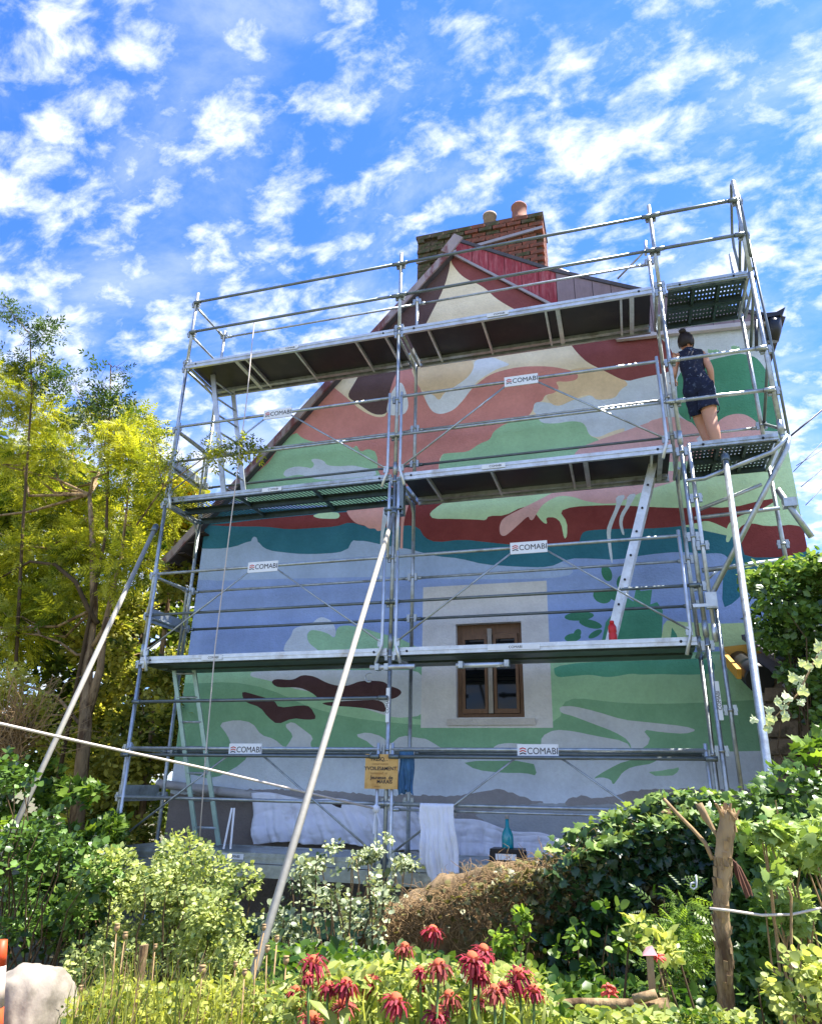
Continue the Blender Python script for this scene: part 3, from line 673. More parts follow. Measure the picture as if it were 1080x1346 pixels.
# front and back rails
for a, c in ((X0, X1), (X1, X2)):
    for z in (7.0, 6.5): rail((a, -.045, z), (c, -.045, z), .019, m_steel_dark)
    rail((a, WB+.045, 7.0), (c, WB+.045, 7.0), .016)
    for lv in (1, 2):
        rail((a, -.045, 2*lv+.5), (c, -.045, 2*lv+.5), .0165, m_steel_dark if lv == 1 else m_steel)
        rail((a, WB+.045, 2*lv+1.0), (c, WB+.045, 2*lv+1.0), .0165)
        rail((a, WB+.045, 2*lv+.5), (c, WB+.045, 2*lv+.5), .017, m_steel_dark)
    rail((a, -.045, .5), (c, -.045, .5), .017)
    rail((a, WB+.045, 1.0), (c, WB+.045, 1.0), .019, m_steel_dark)
rail((X0, -.045, 1.5), (X1, -.045, 1.5), .018, m_steel_dark)
for z in (7.0, 6.5, 5.0, 4.5): rail((X2, -.045, z), (X3, -.045, z), .021, m_steel_dark if z > 6 else m_steel)
rail((X2, WB+.045, 4.98), (X3, WB+.045, 4.98), .016); rail((X2, WB+.045, 4.5), (X3, WB+.045, 4.5), .016)
# end rails on the left
for z in (7.0, 6.5, 5.0, 4.5, 3.0, 2.5, 1.0, .5): rail((X0-.03, 0, z), (X0-.03, WB, z), .0165)
for z in (4, 2):
    b = MB(); b.tube([(X0+.02, .02, z+.98), (X0+.02, WB*.8, z+1.0), (X0+.02, WB*.86, z+.93), (X0+.02, WB*.86, z+.05)], .0165, 8); b.build('end_guard', m_steel, scaf)
for z in (4, 2, 0):
    b = MB(); b.box((X0-.06, .03, z+.45), (X0-.045, WB-.03, z+.62)); b.build('end_plate', m_alu if z == 4 else m_steel, scaf)
# guard frames: rail, hooked uprights, V braces and an enamel plate
def plate(xc, z, parent, dim=False):
    b = MB(); b.box((xc-.19, -.085, z-.06), (xc+.19, -.073, z+.065)); o = b.build('name_plate', m_white, parent)
    text('COMABI', .082, m_black, (xc+.045, -.0865, z+.002), o, 'lettering', sx=.93, bold=0.0)
    for k in range(3):
        q = MB(); q.beam((xc-.168, -.0865, z+.020-.022*k), (xc-.138, -.0865, z+.032-.022*k), .001, .010); q.beam((xc-.138, -.0865, z+.032-.022*k), (xc-.108, -.0865, z+.020-.022*k), .001, .010)
        q.build('roof_emblem', m_red if k < 2 else m_black, o)
def guard(a, c, z):
    b = MB(); y = -.062
    b.tube([(a+.06, y, z+1.0), (c-.06, y, z+1.0)], .0185, 8); top_ = b.build('guard_frame', m_steel, scaf)
    for x, s in ((a+.075, 1), (c-.075, -1)):
        q = MB(); q.tube([(x, y, z+1.06), (x, y, z+.06), (x-s*0+s*.015, y, z+.0), (x+s*.06, y-.01, z-.16)], .0175, 8); q.build('hooked_upright', m_alu, top_)
    xc = (a+c)/2-.02
    for x, s in ((a+.09, -1), (c-.09, 1)):
        q = MB(); q.tube([(xc+s*.17, y-.004, z+.955), (x, y-.004, z+.07)], .0105, 6); q.build('diagonal_brace', m_steel, top_)
        q = MB(); q.box((x-.03, y-.012, z+.02), (x+.03, y+.01, z+.10)); q.build('brace_lug', m_steel, top_)
    plate(xc, z+.985, top_)
for z in (0, 2, 4):
    guard(X0, X1, z); guard(X1, X2-.06, z)
    if z == 0:       # doubled top rail
        rail((X0, -.10, .93), (X1-.05, -.10, .93), .0165, m_steel_dark); rail((X1+.05, -.10, .93), (X2-.05, -.10, .93), .0165, m_steel_dark)
        rail((X1+.05, -.045, .45), (X2-.05, -.045, .45), .012)
# decks
def deck_frame(a, c, z, y0=.0, y1=WB, h=.095, ledge=None):
    for (ya, yb, mt) in ((y0-.028, y0+.006, ledge or m_alu), (y1-.02, y1+.012, m_steel)):
        b = MB(); b.box((a, ya, z-h+.02), (c, yb, z+.012)); b.box((a, ya-.008 if ya < .1 else yb, z-.03), (c, ya if ya < .1 else yb+.008, z-.015)); b.build('deck_beam', mt, scaf)
    for k, x in enumerate((a+.14, c-.14)):
        b = MB(); b.tube([(x, y0-.030, z-.028), (x, y0-.036, z-.028)], .013, 8); b.build('rivet', m_black, scaf)
def ply_deck(a, c, z, ribs, wide=()):
    deck_frame(a, c, z)
    b = MB(); b.box((a+.01, .008, z-.012), (c-.01, WB-.022, z+.006)); b.build('deck_board', m_ply, scaf)
    for r_ in ribs:
        w = .05 if r_ in wide else .026
        b = MB(); b.box((r_-w/2, .010, z-.060), (r_+w/2, WB-.024, z-.0135)); b.build('deck_rib', m_alu, scaf)
    b = MB(); b.box((a+.02, WB-.11, z-.055), (c-.02, WB-.055, z-.0135)); b.build('deck_stringer', m_steel, scaf)
ply_deck(X0+.02, X1-.06, 6, [.75, .90, 1.62, 2.46, 2.86], (.75,))
ply_deck(X1+.06, X2-.09, 6, [3.42, 4.10, 4.86, 5.0, 5.72, 5.84], (5.0, 5.84))
ply_deck(X1+.06, X2-.09, 4, [3.42, 4.16, 5.02, 5.18, 5.86, 5.95], (5.18, 5.95))
def holed(x0, x1, y0, y1, z, nxh, nyh, hx, hy, slots=False, m=None, name='steel_plank'):
    """plank whose pressed holes are real openings"""
    us = [x0]; sx = (x1-x0-.04)/nxh; 
    for i in range(nxh):
        c_ = x0+.02+sx*(i+.5); us += [c_-hx/2, c_+hx/2]
    us.append(x1); vs_ = [y0]; sy = (y1-y0-.03)/nyh
    for j in range(nyh):
        c_ = y0+.015+sy*(j+.5); vs_ += [c_-hy/2, c_+hy/2]
    vs_.append(y1); shear = .10 if slots else 0
    V = [(u+(v-(y0+y1)/2)*shear*3, v, z) for v in vs_ for u in us]; n = len(us)
    Fq = [(j*n+i, j*n+i+1, (j+1)*n+i+1, (j+1)*n+i) for j in range(len(vs_)-1) for i in range(n-1) if not (i % 2 == 1 and j % 2 == 1)]
    b = MB(); b.add(V, Fq); o = b.build(name, m or m_perf, scaf)
    b = MB()
    for y in (y0, y1): b.box((x0, y-.006, z-.055), (x1, y+.006, z-.001))
    e = b.build('plank_edge', m or m_perf, o)
    for k in (1, 2):
        xx = x0+(x1-x0)*k/3
        b = MB(); b.box((xx-.015, y0+.01, z-.04), (xx+.015, y1-.01, z-.002)); b.build('plank_stiffener', m or m_perf, o)
    return o
# slotted planks on the left bay of the third level
deck_frame(X0-.02, X1-.04, 4, ledge=m_steel, h=.075)
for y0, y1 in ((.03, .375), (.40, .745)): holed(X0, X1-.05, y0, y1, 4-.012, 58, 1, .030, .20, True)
# perforated planks on the short bay
for z in (4, 6):
    deck_frame(X2+.07, X3-.04, z, ledge=m_steel, h=.075)
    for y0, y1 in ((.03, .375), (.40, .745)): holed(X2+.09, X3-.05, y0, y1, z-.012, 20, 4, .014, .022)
# lower levels
for z in (2, 0):
    for a, c in ((X0+.0, X1-.03), (X1+.05, X2-.09)):
        deck_frame(a, c, z, h=.085 if z else .10, ledge=m_alu if z else m_steel)
        for y0, y1 in ((.012, .375), (.39, .745)):
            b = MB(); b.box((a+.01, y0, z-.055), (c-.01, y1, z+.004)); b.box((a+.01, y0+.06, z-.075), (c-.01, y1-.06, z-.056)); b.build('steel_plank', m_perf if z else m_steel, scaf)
        xm = (a+c)/2
        if z == 0:
            b = MB(); b.box((a, -.075, -.20), (c, -.045, -.085)); b.build('toe_board', m_steel, scaf)
# small printed labels on the deck beams
for xc, z in ((.95, 2), (4.35, 2), (4.2, 4), (1.5, 4), (4.3, 6), (1.55, 6), (1.45, 0)):
    b = MB(); w = .13 if (xc, z) != (4.35, 2) else .26
    b.box((xc-w, -.0395, z-.052), (xc+w, -.0365, z-.002)); o = b.build('deck_label', m_white, scaf); text('COMABI', .036, m_black, (xc+.02, -.0405, z-.027), o)
# a tube label on the front posts
for x in (X1, X2+.03):
    b = MB(); b.box((x-.018, -.040, 1.26), (x+.018, -.026, 1.60)); o = b.build('post_label', m_white, scaf)
    t_ = text('COMABI', .045, m_black, (x, -.0412, 1.43), o, rot=(math.pi/2, R(-90), 0))
# cantilever bracket carrying the short bay
def tubepart(pts, r=.024, name='bracket_tube', m=None):
    b = MB(); b.tube(pts, r, 10); return b.build(name, m or m_steel, scaf)
tubepart([at(1036, 574, -.02), at(1033, 590, -.02), at(1022, 612, -.02), at(932, 787, -.02)], .026)
tubepart([at(901, 632, -.05), at(925, 629, -.06), at(950, 619, -.06), at(1014, 594, -.06), at(1026, 584, -.05), at(1034, 572, -.05)], .021)
tubepart([at(915, 671, WB), at(1000, 637, WB)], .02); tubepart([at(912, 681, .6), at(1024, 668, .6)], .02); tubepart([at(922, 750, .1), at(1025, 737, .1)], .024)
tubepart([at(925, 765, .3), at(944, 748, .3)], .015)
tubepart([at(1021, 643, .25), at(1066, 706, .25)], .030, 'short_brace'); 
b = MB(); c_ = at(1037, 662, .25); b.box((c_.x-.06, c_.y-.05, c_.z-.04), (c_.x+.06, c_.y+.05, c_.z+.05)); b.build('swivel_clamp', m_steel, scaf)
b = MB(); b.box((X2+.03, -.07, 2.27), (X2+.13, .01, 2.42)); b.box((X2-.09, -.08, 2.28), (X2+.12, -.06, 2.31)); b.build('bracket_plate', m_alu, scaf)
post(X2+.075, -.01, 1.96, 4, [2.9, 3.4], r=.02, mt=m_alu)
post(X2+.12, .02, .35, 2.3, [1.35], r=.019)
# zig-zag end braces on the far right
e = X3+.03
for (ya, za, yb, zb) in ((0, 5.02, WB, 4.52), (WB, 4.52, 0, 4.05), (0, 5.05, WB, 5.5), (WB, 5.5, 0, 5.95), (0, 7.0, WB*.9, 6.4), (WB*.9, 6.4, 0, 6.05), (0, 6.5, WB, 6.02)):
    tubepart([(e, ya, za), (e, yb, zb)], .017, 'end_brace', m_steel_dark)
tubepart([(e, -.02, 6.2), (e, -.01, 7.02), (e-.01, .10, 7.42), (e-.01, .20, 7.45), (e, .62, 7.10), (e, .66, 6.9), (e, .50, 6.02)], .017, 'end_guard', m_steel_dark)
tubepart([(e+.03, 0, 4.0), (e+.035, -.0, 5.2), (e, 0, 7.1)], .014, 'end_guard', m_steel_dark)
# left-over clamps and a short spare tube at the middle post
tubepart([(X1-.18, -.10, 1.80), (X1+.30, -.10, 1.80)], .026, 'spare_tube', m_alu)
tubepart([(X1+.72, -.06, 1.80), (X1+1.25, -.06, 1.80)], .026, 'spare_tube', m_alu)
for x in (X1, X1+.78, X1+1.24, X1-.1):
    b = MB(); b.box((x-.022, -.13, 1.77), (x+.022, -.05, 1.835)); b.build('tube_clamp', m_steel, scaf)
tubepart([Vector((X1-.19, -.10, 1.70))+Vector((.045*math.cos(t), 0, .045*math.sin(t))) for t in [R(60+30*k) for k in range(9)]], .008, 'safety_hook')
b = MB(); b.box((X1+.11, WB-.12, 2.02), (X1+.19, WB-.04, 2.14)); b.build('orange_cap', m_orange, scaf)
# central clamp block where the long prop meets the frame
b = MB(); b.box((X1-.10, -.05, 3.52), (X1+.10, .05, 3.60)); b.tube([(X1-.1, -.06, 3.56), (X1+.12, -.06, 3.56)], .012, 6); b.build('prop_clamp', m_steel_dark, scaf)
b = MB(); b.tube([(X1-.05, -.04, 3.0), (X1-.05, -.04, 3.9)], .02, 8); b.tube([(X1+.06, -.04, 3.0), (X1+.06, -.04, 3.9)], .02, 8); b.build('splice_tube', m_alu, scaf)
b = MB(); b.box((X1+.04, -.05, 3.5), (X1+.12, .04, 3.95)); b.build('clamp_block', m_steel_dark, scaf)

# ------------------------------------------------------------------ props, ladders, ropes
def ray(px, py, dist_y): return at(px, py, dist_y)
def extend(p0, p1, z=G+.0):
    p0 = Vector(p0); p1 = Vector(p1); t = (z-p0.z)/(p1.z-p0.z); return p0+(p1-p0)*t
def prop(name, label, top_, low_, r, m):
    t = thing(name, label, 'prop tube', extend(top_, low_), group='tubes propping the scaffold'); e_ = extend(top_, low_)
    b = MB(); b.tube([top_, e_], r, 12); b.build('tube', m, t)
    b = MB(); d = (e_-Vector(top_)).normalized(); b.tube([Vector(top_)+d*.02, Vector(top_)+d*.12], r+.012, 12); b.build('collar', m_steel_dark, t)
    b = MB(); b.tube([Vector(e_)-d*.12, Vector(e_)], r+.012, 12); b.build('foot', m_steel_dark, t)
    return t
prop('raking_prop', 'long whitish tube leaning from the middle post down across the garden shrubs', at(519, 670, -.09), at(328, 1300, -3.5), .0235, m_prop)
prop('raking_prop', 'pale tube slanting from the left end of the scaffold down past the forked tree', at(206, 690, -.06), at(8, 1112, -1.7), .026, m_prop)
prop('raking_prop', 'thick grey tube rising from the ivy to the underside of the right platform', at(952, 598, -.10), at(1030, 1170, -2.3), .028, m_steel)
def ladder(label, loc_pts, width, wdir, nr, r0=.0, rail_w=.022, rail_h=.065, m=m_alu, up=(0, 1, 0)):
    t = thing('aluminium_ladder', label, 'ladder', loc_pts[0], group='ladders between the decks')
    a, b_ = Vector(loc_pts[0]), Vector(loc_pts[1]); wd = Vector(wdir)
    for s in (0, 1):
        q = MB(); q.beam(a+wd*width*s, b_+wd*width*s, rail_w, rail_h, up=up); st = q.build('stile', m, t)
    for k in range(nr):
        p = a.lerp(b_, (k+.6)/nr); q = MB(); q.tube([p, p+wd*width], .014, 8); q.build('rung', m_steel, t)
    return t
ladder('aluminium ladder rising from the third deck to the hatch at the top left', [(.72, .18, 4.02), (.22, .30, 6.0)], .42, (0.18, .98, 0), 7, up=(1, 0, 0))
ladder('green tinged narrow ladder between the lowest two decks at the left end', [(.70, .50, .02), (.10, .48, 2.0)], .26, (1, .1, 0), 7, rail_w=.05, rail_h=.022, up=(0, 1, 0), m=mat('greenish aluminium', (.38, .52, .44, 1), .45, .5))
lt = ladder('bright aluminium ladder with punched holes at the right beside the red bottle', [(5.26, .36, 2.03), (5.92, .36, 4.10)], .34, (.0, 1, 0), 8, rail_w=.022, rail_h=.088, up=(1, 0, 0))
for k in range(8):
    p = Vector((5.26, .345, 2.03)).lerp(Vector((5.92, .345, 4.10)), (k+.6)/8); q = MB(); q.tube([p, p-Vector((0, .006, 0))], .013, 8); q.build('rung_end', m_black, lt)
def rope(name, label, pts, r, m, cat='rope'):
    b = MB(); b.tube(pts, r, 6); o = b.build(name, m); tag(o, label, cat); return o
rope('hanging_rope', 'thin pale rope hanging down the left bay in front of the ladder', [at(334, 424, -.11), at(325, 520, -.10), at(303, 690, -.09), at(283, 850, -.09), at(270, 1000, -.09), at(262, 1110, -.09)], .0075, m_rope)
rp = [at(-60, 938, -3.2), at(0, 951, -2.9), at(120, 978, -2.3), at(260, 1008, -1.5), at(400, 1041, -.65), at(494, 1063, -.09)]
rope('guy_rope', 'taut pale rope running from the left foreground to the middle post', rp, .011, m_rope)
b = MB(); k0 = at(494, 1063, -.09); b.lathe(k0-Vector((0, 0, .04)), [(.01, 0), (.035, .02), (.035, .06), (.01, .08)], 8); b.beam(k0, k0+Vector((.06, -.02, -.16)), .02, .006); b.beam(k0, k0+Vector((-.01, -.02, -.22)), .018, .006)
tag(b.build('rope_knot', m_towel), 'white knotted rag where the pale rope meets the middle post', 'knot')
b = MB(); b.beam(at(305, 1062, -.08), at(294, 1116, -.09), .02, .006, up=(0, 1, 0)); b.beam(at(308, 1062, -.08), at(303, 1116, -.09), .02, .006, up=(0, 1, 0)); tag(b.build('white_strap', m_towel), 'folded white strap hanging from the low rail of the left bay', 'strap')
# sign
sg = thing('cardboard_sign', 'square brown cardboard notice with handwritten lines tied to the middle post', 'sign', (3.02, -.09, .80))
b = MB(); b.box((2.855, -.098, .632), (3.195, -.092, .952)); sgb = b.build('board', m_card, sg)
for body, x, z, s_, m_ in (('FRESQ, .', 3.0, .905, .048, m_black), ('conservation', 3.01, .862, .032, None), ('YVOILES&MENT.', 3.02, .818, .047, m_black), ('communal  et', 3.0, .776, .032, None), ('Jeunesse  de', 3.03, .735, .046, m_black), ('MARAIS', 3.06, .697, .046, m_black), ('merci', 2.99, .655, .028, None)):
    text(body, s_, m_ or mat('faint brown ink', rgb(150, 112, 66), .8), (x, -.0985, z), sgb, bold=.001 if m_ else 0)
for x in (2.90, 3.14):
    b = MB(); b.tube([(x, -.10, .95), (x, -.02, .99)], .004, 5); b.build('wire_tie', m_steel, sg)
# hanging cloths
def drape(name, label, cat, x0, x1, ztop, zbot, y, m, folds=6, amp=.03, seed=1, over=.12, skew=0.0, zb=None, thick=.012, zt=None):
    g = random.Random(seed); nx_, nz_ = 110, 50; V = []
    ph = [g.uniform(0, 6.28) for _ in range(6)]
    for j in range(nz_+1):
        t = j/nz_
        for i in range(nx_+1):
            s = i/nx_; x = x0+(x1-x0)*s
            zb_ = (zb(s) if zb else zbot)+.02*math.sin(5*s+ph[0])+.012*math.sin(17*s+ph[4]); zt_ = zt(s) if zt else ztop
            if t < .12: zz_ = zt_-.10*(1-t/.12)**1.5; yy = y+over*(1-t/.12)
            else: q = (t-.12)/.88; zz_ = zt_+(zb_-zt_)*q; yy = y
            a_ = amp*min(1, t*2.2)*(.35+.65*t)
            yy += -a_*(math.sin(folds*6.28*s+ph[1]+2*t)+.5*math.sin(folds*2.3*6.28*s+ph[2]-3*t)+.6*math.sin(3*s+9*t+ph[3]))
            yy -= amp*.35*mnoise.noise(Vector((s*9+seed, t*7, 0)))+amp*.22*mnoise.noise(Vector((s*22+seed, t*16, 3)))
            V.append((x+skew*t*(.3+s)+.008*math.sin(9*t+ph[5]+6*s), yy, zz_))
    Fq = [(j*(nx_+1)+i, j*(nx_+1)+i+1, (j+1)*(nx_+1)+i+1, (j+1)*(nx_+1)+i) for j in range(nz_) for i in range(nx_)]
    o = build_np(name, V, Fq, m, k=4, smooth=True); md = o.modifiers.new('thickness', 'SOLIDIFY'); md.thickness = thick
    return tag(o, label, cat)
drape('white_towel', 'white towel hung over the low rail right of the middle post', 'towel', 3.42, 3.74, .505, -.10, -.085, m_towel, 3, .022, 4, over=.08, skew=.05, zb=lambda s: -.02-.14*min(1, s*3)+(.10 if s > .7 else 0))
drape('blue_cloth', 'blue work cloth hanging beside the cardboard sign', 'cloth', 3.20, 3.34, .99, .60, -.05, m_blue_cloth, 2, .014, 6, over=.02)
drape('dust_sheet', 'crumpled white dust sheet draped over the pipe behind the left bay', 'dust sheet', 1.10, 3.0, .52, .02, .90, m_cloth, 7, .045, 2, over=.15, zb=lambda s: .03-.0*s, zt=lambda s: .545-.10*s+.02*math.sin(14*s), skew=.30)
drape('dust_sheet', 'white sheet bunched along the wall foot behind the towel', 'dust sheet', 2.95, 5.35, .40, .02, .98, m_cloth, 12, .04, 9, over=.1, zb=lambda s: -.04, zt=lambda s: .44-.38*s+.02*math.sin(23*s))
b = MB(); b.tube([at(208, 1030, .98), at(330, 1045, .98), at(445, 1062, .98), at(520, 1068, .98)], .05, 12); tag(b.build('drain_pipe', m_pvc), 'grey plastic pipe lying along the foot of the wall at left', 'pipe')
b = MB(); b.tube([at(425, 1053, .93), at(457, 1060, .93)], .035, 8); tag(b.build('rolled_mat', m_wood_dark), 'dark roll lying on the pipe left of the middle post', 'roll')
# stool, bottles
stool = thing('step_stool', 'low black plastic step stool on the bottom deck under the teal bottle', 'stool', (4.22, .10, .0))
b = MB(); b.box((4.06, .02, .115), (4.36, .24, .14)); b.build('seat', m_blackp, stool)
b = MB(); b.prism([(4.07, .03, .115), (4.35, .03, .115), (4.37, .03, .0), (4.05, .03, .0)], (0, .02, 0)); fr = b.build('front_panel', m_blackp, stool)
b = MB(); b.box((4.11, .024, .05), (4.30, .0295, .10)); b.build('label_panel', m_white, stool)
for x in (4.06, 4.34):
    for y in (.05, .20):
        q = MB(); q.beam((x+.01, y, .115), (x+(.02 if x > 4.2 else -.0), y+(.03 if y > .1 else -.0), 0), .03, .03); q.build('leg', m_blackp, stool)
bt = thing('glass_bottle', 'teal glass bottle standing on the black step stool', 'bottle', (4.21, .12, .14))
b = MB(); b.lathe((4.21, .12, .141), [(.05, 0), (.055, .01), (.055, .10), (.045, .14), (.02, .18), (.016, .25)], 16); b.build('body', m_teal, bt)
b = MB(); b.lathe((4.21, .12, .391), [(.018, 0), (.018, .035), (.014, .04)], 12); b.build('cap', m_pvc, bt)
rb_ = thing('drink_bottle', 'red plastic bottle standing on the second deck beside the ladder foot', 'bottle', (5.31, .12, 2.01))
b = MB(); b.lathe((5.31, .10, 2.012), [(.036, 0), (.04, .01), (.04, .07), (.034, .085), (.04, .10), (.04, .15), (.024, .18)], 14); b.build('body', m_redp, rb_)
b = MB(); b.lathe((5.31, .10, 2.192), [(.022, 0), (.022, .03), (.016, .032)], 12); b.build('cap', m_redp, rb_)

# ------------------------------------------------------------------ painter
def skinned(name, joints, bones, m, parent, sub=2):
    me = bpy.data.meshes.new(name); off = worldloc(parent)
    me.from_pydata([tuple(Vector(j[:3])-off) for j in joints], bones, [])
    o = link(name, me, parent)
    sk = o.modifiers.new('skin', 'SKIN'); sk.use_smooth_shade = True
    for i, j in enumerate(joints): me.skin_vertices[0].data[i].radius = (j[3], j[4] if len(j) > 4 else j[3])
    me.skin_vertices[0].data[0].use_root = True
    s = o.modifiers.new('sub', 'SUBSURF'); s.levels = sub; s.render_levels = sub
    dg = bpy.context.evaluated_depsgraph_get(); em = bpy.data.meshes.new_from_object(o.evaluated_get(dg))
    o.modifiers.clear(); o.data = em; em.materials.clear(); em.materials.append(m)
    em.polygons.foreach_set('use_smooth', [True]*len(em.polygons))
    return o
PX, PY, PZ = 6.46, .42, 4.0          # where the painter stands
per = thing('person', 'woman with dark hair bun in navy top and shorts painting from the right platform', 'person', (PX, PY, PZ))
def q(x, y, z, *r): return (PX+x, PY+y, PZ+z)+r
J = [q(-.01,.02,.90,.145,.12), q(-.02,.03,1.04,.125,.10), q(-.035,.05,1.22,.145,.10), q(-.045,.07,1.34,.14,.085), q(-.045,.08,1.42,.05), q(-.045,.10,1.49,.055), 
     q(-.185,.07,1.36,.052), q(-.235,.06,1.12,.040), q(-.22,.27,1.20,.032), q(-.20,.36,1.24,.024),
     q(.10,.08,1.36,.052), q(.155,.03,1.12,.040), q(.16,.17,.93,.032), q(.15,.24,.89,.024),
     q(.06,.01,.84,.112), q(.075,.02,.48,.075), q(.085,-.03,.30,.070), q(.10,.0,.09,.042), q(.10,-.03,.04,.034), q(.115,.14,.025,.028),
     q(-.060,.04,.84,.105), q(.015,.22,.52,.072), q(.055,.20,.30,.062), q(.07,.16,.09,.038), q(.07,.14,.04,.034), q(.06,.27,.025,.028)]
Bn = [(0,1),(1,2),(2,3),(3,4),(4,5),(3,6),(6,7),(7,8),(8,9),(3,10),(10,11),(11,12),(12,13),(0,14),(14,15),(15,16),(16,17),(17,18),(18,19),(0,20),(20,21),(21,22),(22,23),(23,24),(24,25)]
skinned('body', J, Bn, m_skin, per)
# head with face turned to the wall
hb = bmesh.new(); bmesh.ops.create_uvsphere(hb, u_segments=24, v_segments=18, radius=.1)
hc = Vector((PX-.045, PY+.125, PZ+1.575))
for v in hb.verts:
    x, y, z = v.co; z *= 1.18; y *= 1.05; x *= .82
    if z < -.02: x *= 1-.25*min(1, (-z-.02)/.1); 
    if y > .06 and z < -.04: y += .006
    if abs(x) < .018 and y > .07 and -.045 < z < .01: y += .020           # nose
    if abs(abs(x)-.032) < .012 and y > .06 and .0 < z < .02: y -= .006      # eye sockets
    if y > .06 and abs(z+.062) < .008 and abs(x) < .03: y += .006           # lips
    v.co = (x, y, z)
me = bpy.data.meshes.new('head'); hb.to_mesh(me); hb.free(); me.polygons.foreach_set('use_smooth', [True]*len(me.polygons)); me.materials.append(m_skin)
head = link('head', me, per, hc-worldloc(per)); head.rotation_euler = (R(12), 0, R(-14))
for s in (-1, 1):
    b = MB(); b.lathe((0, 0, 0), [(.004, -.03), (.014, -.02), (.019, .0), (.016, .025), (.005, .032)], 8); o = link('ear', b.mesh('ear', m_skin), head, Vector((s*.083, 0, -.005))); o.scale = (.5, 1, 1)
    b = MB(); b.lathe((0, 0, 0), [(.002, -.009), (.009, 0), (.002, .009)], 8); link('eye', b.mesh('eye', m_white), head, Vector((s*.032, .088, .012)))
hb = bmesh.new(); bmesh.ops.create_uvsphere(hb, u_segments=24, v_segments=18, radius=.108)
for v in list(hb.verts):
    x, y, z = v.co; x *= .86; z *= 1.16; n_ = mnoise.noise(Vector((x*30, y*30, z*8)))
    v.co = Vector((x, y-.012, z+.006))*(1+.03*n_)
bmesh.ops.delete(hb, geom=[v for v in hb.verts if v.co.y > .035 and v.co.z < .065 or v.co.z < -.075], context='VERTS')
me = bpy.data.meshes.new('hair'); hb.to_mesh(me); hb.free(); me.polygons.foreach_set('use_smooth', [True]*len(me.polygons)); me.materials.append(m_hair)
hair = link('hair', me, head, Vector((0, 0, 0))); sd_ = hair.modifiers.new('thickness', 'SOLIDIFY'); sd_.thickness = .008
b = MB(); g = random.Random(2)
b.lathe((0, 0, 0), [(.012, -.032), (.034, -.022), (.042, 0), (.036, .022), (.012, .034)], 14)
b.v = [tuple(Vector(v)*(1+.12*mnoise.noise(Vector(v)*60))) for v in b.v]
for k in range(16): b.tube(curve_pts((0, 0, 0), (g.uniform(-.06, .06), g.uniform(-.05, .02), g.uniform(-.03, .055)), 3, .2, g=g), .0022, 4)
link('hair_bun', b.mesh('hair_bun', m_hair), head, Vector((-.012, -.055, .125)))
# clothes
body = [o for o in per.children if o.name.startswith('body')][0]
def garment(name, keep, m, off, hem=0.0):
    """a layer of cloth over the body: the chosen faces moved out along their normals"""
    bm = bmesh.new(); bm.from_mesh(body.data); bm.normal_update()
    bmesh.ops.delete(bm, geom=[f for f in bm.faces if not keep(f.calc_center_median())], context='FACES')
    seen = set(); best = []
    for f0 in bm.faces:
        if f0 in seen: continue
        st = [f0]; comp = []; seen.add(f0)
        while st:
            f = st.pop(); comp.append(f)
            for e_ in f.edges:
                for f2 in e_.link_faces:
                    if f2 not in seen: seen.add(f2); st.append(f2)
        if len(comp) > len(best): best = comp
    keepf = set(best); bmesh.ops.delete(bm, geom=[f for f in bm.faces if f not in keepf], context='FACES')
    bmesh.ops.subdivide_edges(bm, edges=bm.edges, cuts=1, use_grid_fill=True); bm.normal_update()
    zs = [v.co.z for v in bm.verts]; z0 = min(zs)
    for v in bm.verts:
        k = max(0, 1-(v.co.z-z0)/.12)
        v.co += v.normal*(off+hem*k+.006*mnoise.noise(Vector((v.co.x*9, v.co.y*9, v.co.z*22)))+.004*mnoise.noise(v.co*40))
    me = bpy.data.meshes.new(name); bm.to_mesh(me); bm.free(); me.materials.clear(); me.materials.append(m); me.polygons.foreach_set('use_smooth', [True]*len(me.polygons))
    o = link(name, me, per); sd = o.modifiers.new('thickness', 'SOLIDIFY'); sd.thickness = .004; return o
garment('tank_top', lambda c: .86 < c.z < 1.435 and not (c.x < -.150 and c.z > 1.0) and not (c.x > .095 and c.z > 1.30) and not (c.x > .125 and c.z > .98) and not (c.y > .16), m_shirt, .014, .012)
garment('shorts', lambda c: .60 < c.z < .98 and c.y < .19 and not (c.x > .145 and c.z > .9), m_short, .016, .020)
b = MB(); b.prism([q(.150, -.05, .88)[:3], q(.172, .04, .86)[:3], q(.176, .04, .66)[:3], q(.150, -.065, .66)[:3], q(.13, -.08, .78)[:3]], (.006, -.004, 0)); b.build('shorts_panel', m_stripe, per, True)
# hands with five fingers each
def hand(c, d, up, side):
    d = Vector(d).normalized(); up = Vector(up).normalized(); s = d.cross(up).normalized()*side
    c = Vector(c); J = [tuple(c)+(.020, .024), tuple(c+d*.045)+(.026, .016), tuple(c+d*.085)+(.030, .013)]; Bh = [(0, 1), (1, 2)]
    o = skinned('hand', J, Bh, m_skin, per, 1)
    for k, (off, ln) in enumerate(((-.030, .062), (-.010, .074), (.010, .070), (.030, .056))):
        p = c+d*.075+s*off; f = [tuple(p)+(.0085,), tuple(p+d*.03)+(.0085,), tuple(p+d*(.03+ln*.45)-up*.012)+(.0078,), tuple(p+d*(ln*.85)-up*.035)+(.0065,)]
        skinned('finger', f, [(0, 1), (1, 2), (2, 3)], m_skin, o, 1)
    p = c+d*.03-s*.02; f = [tuple(p)+(.011,), tuple(p+d*.025-s*.025)+(.010,), tuple(p+d*.06-s*.032-up*.01)+(.008,)]
    skinned('thumb', f, [(0, 1), (1, 2)], m_skin, o, 1)
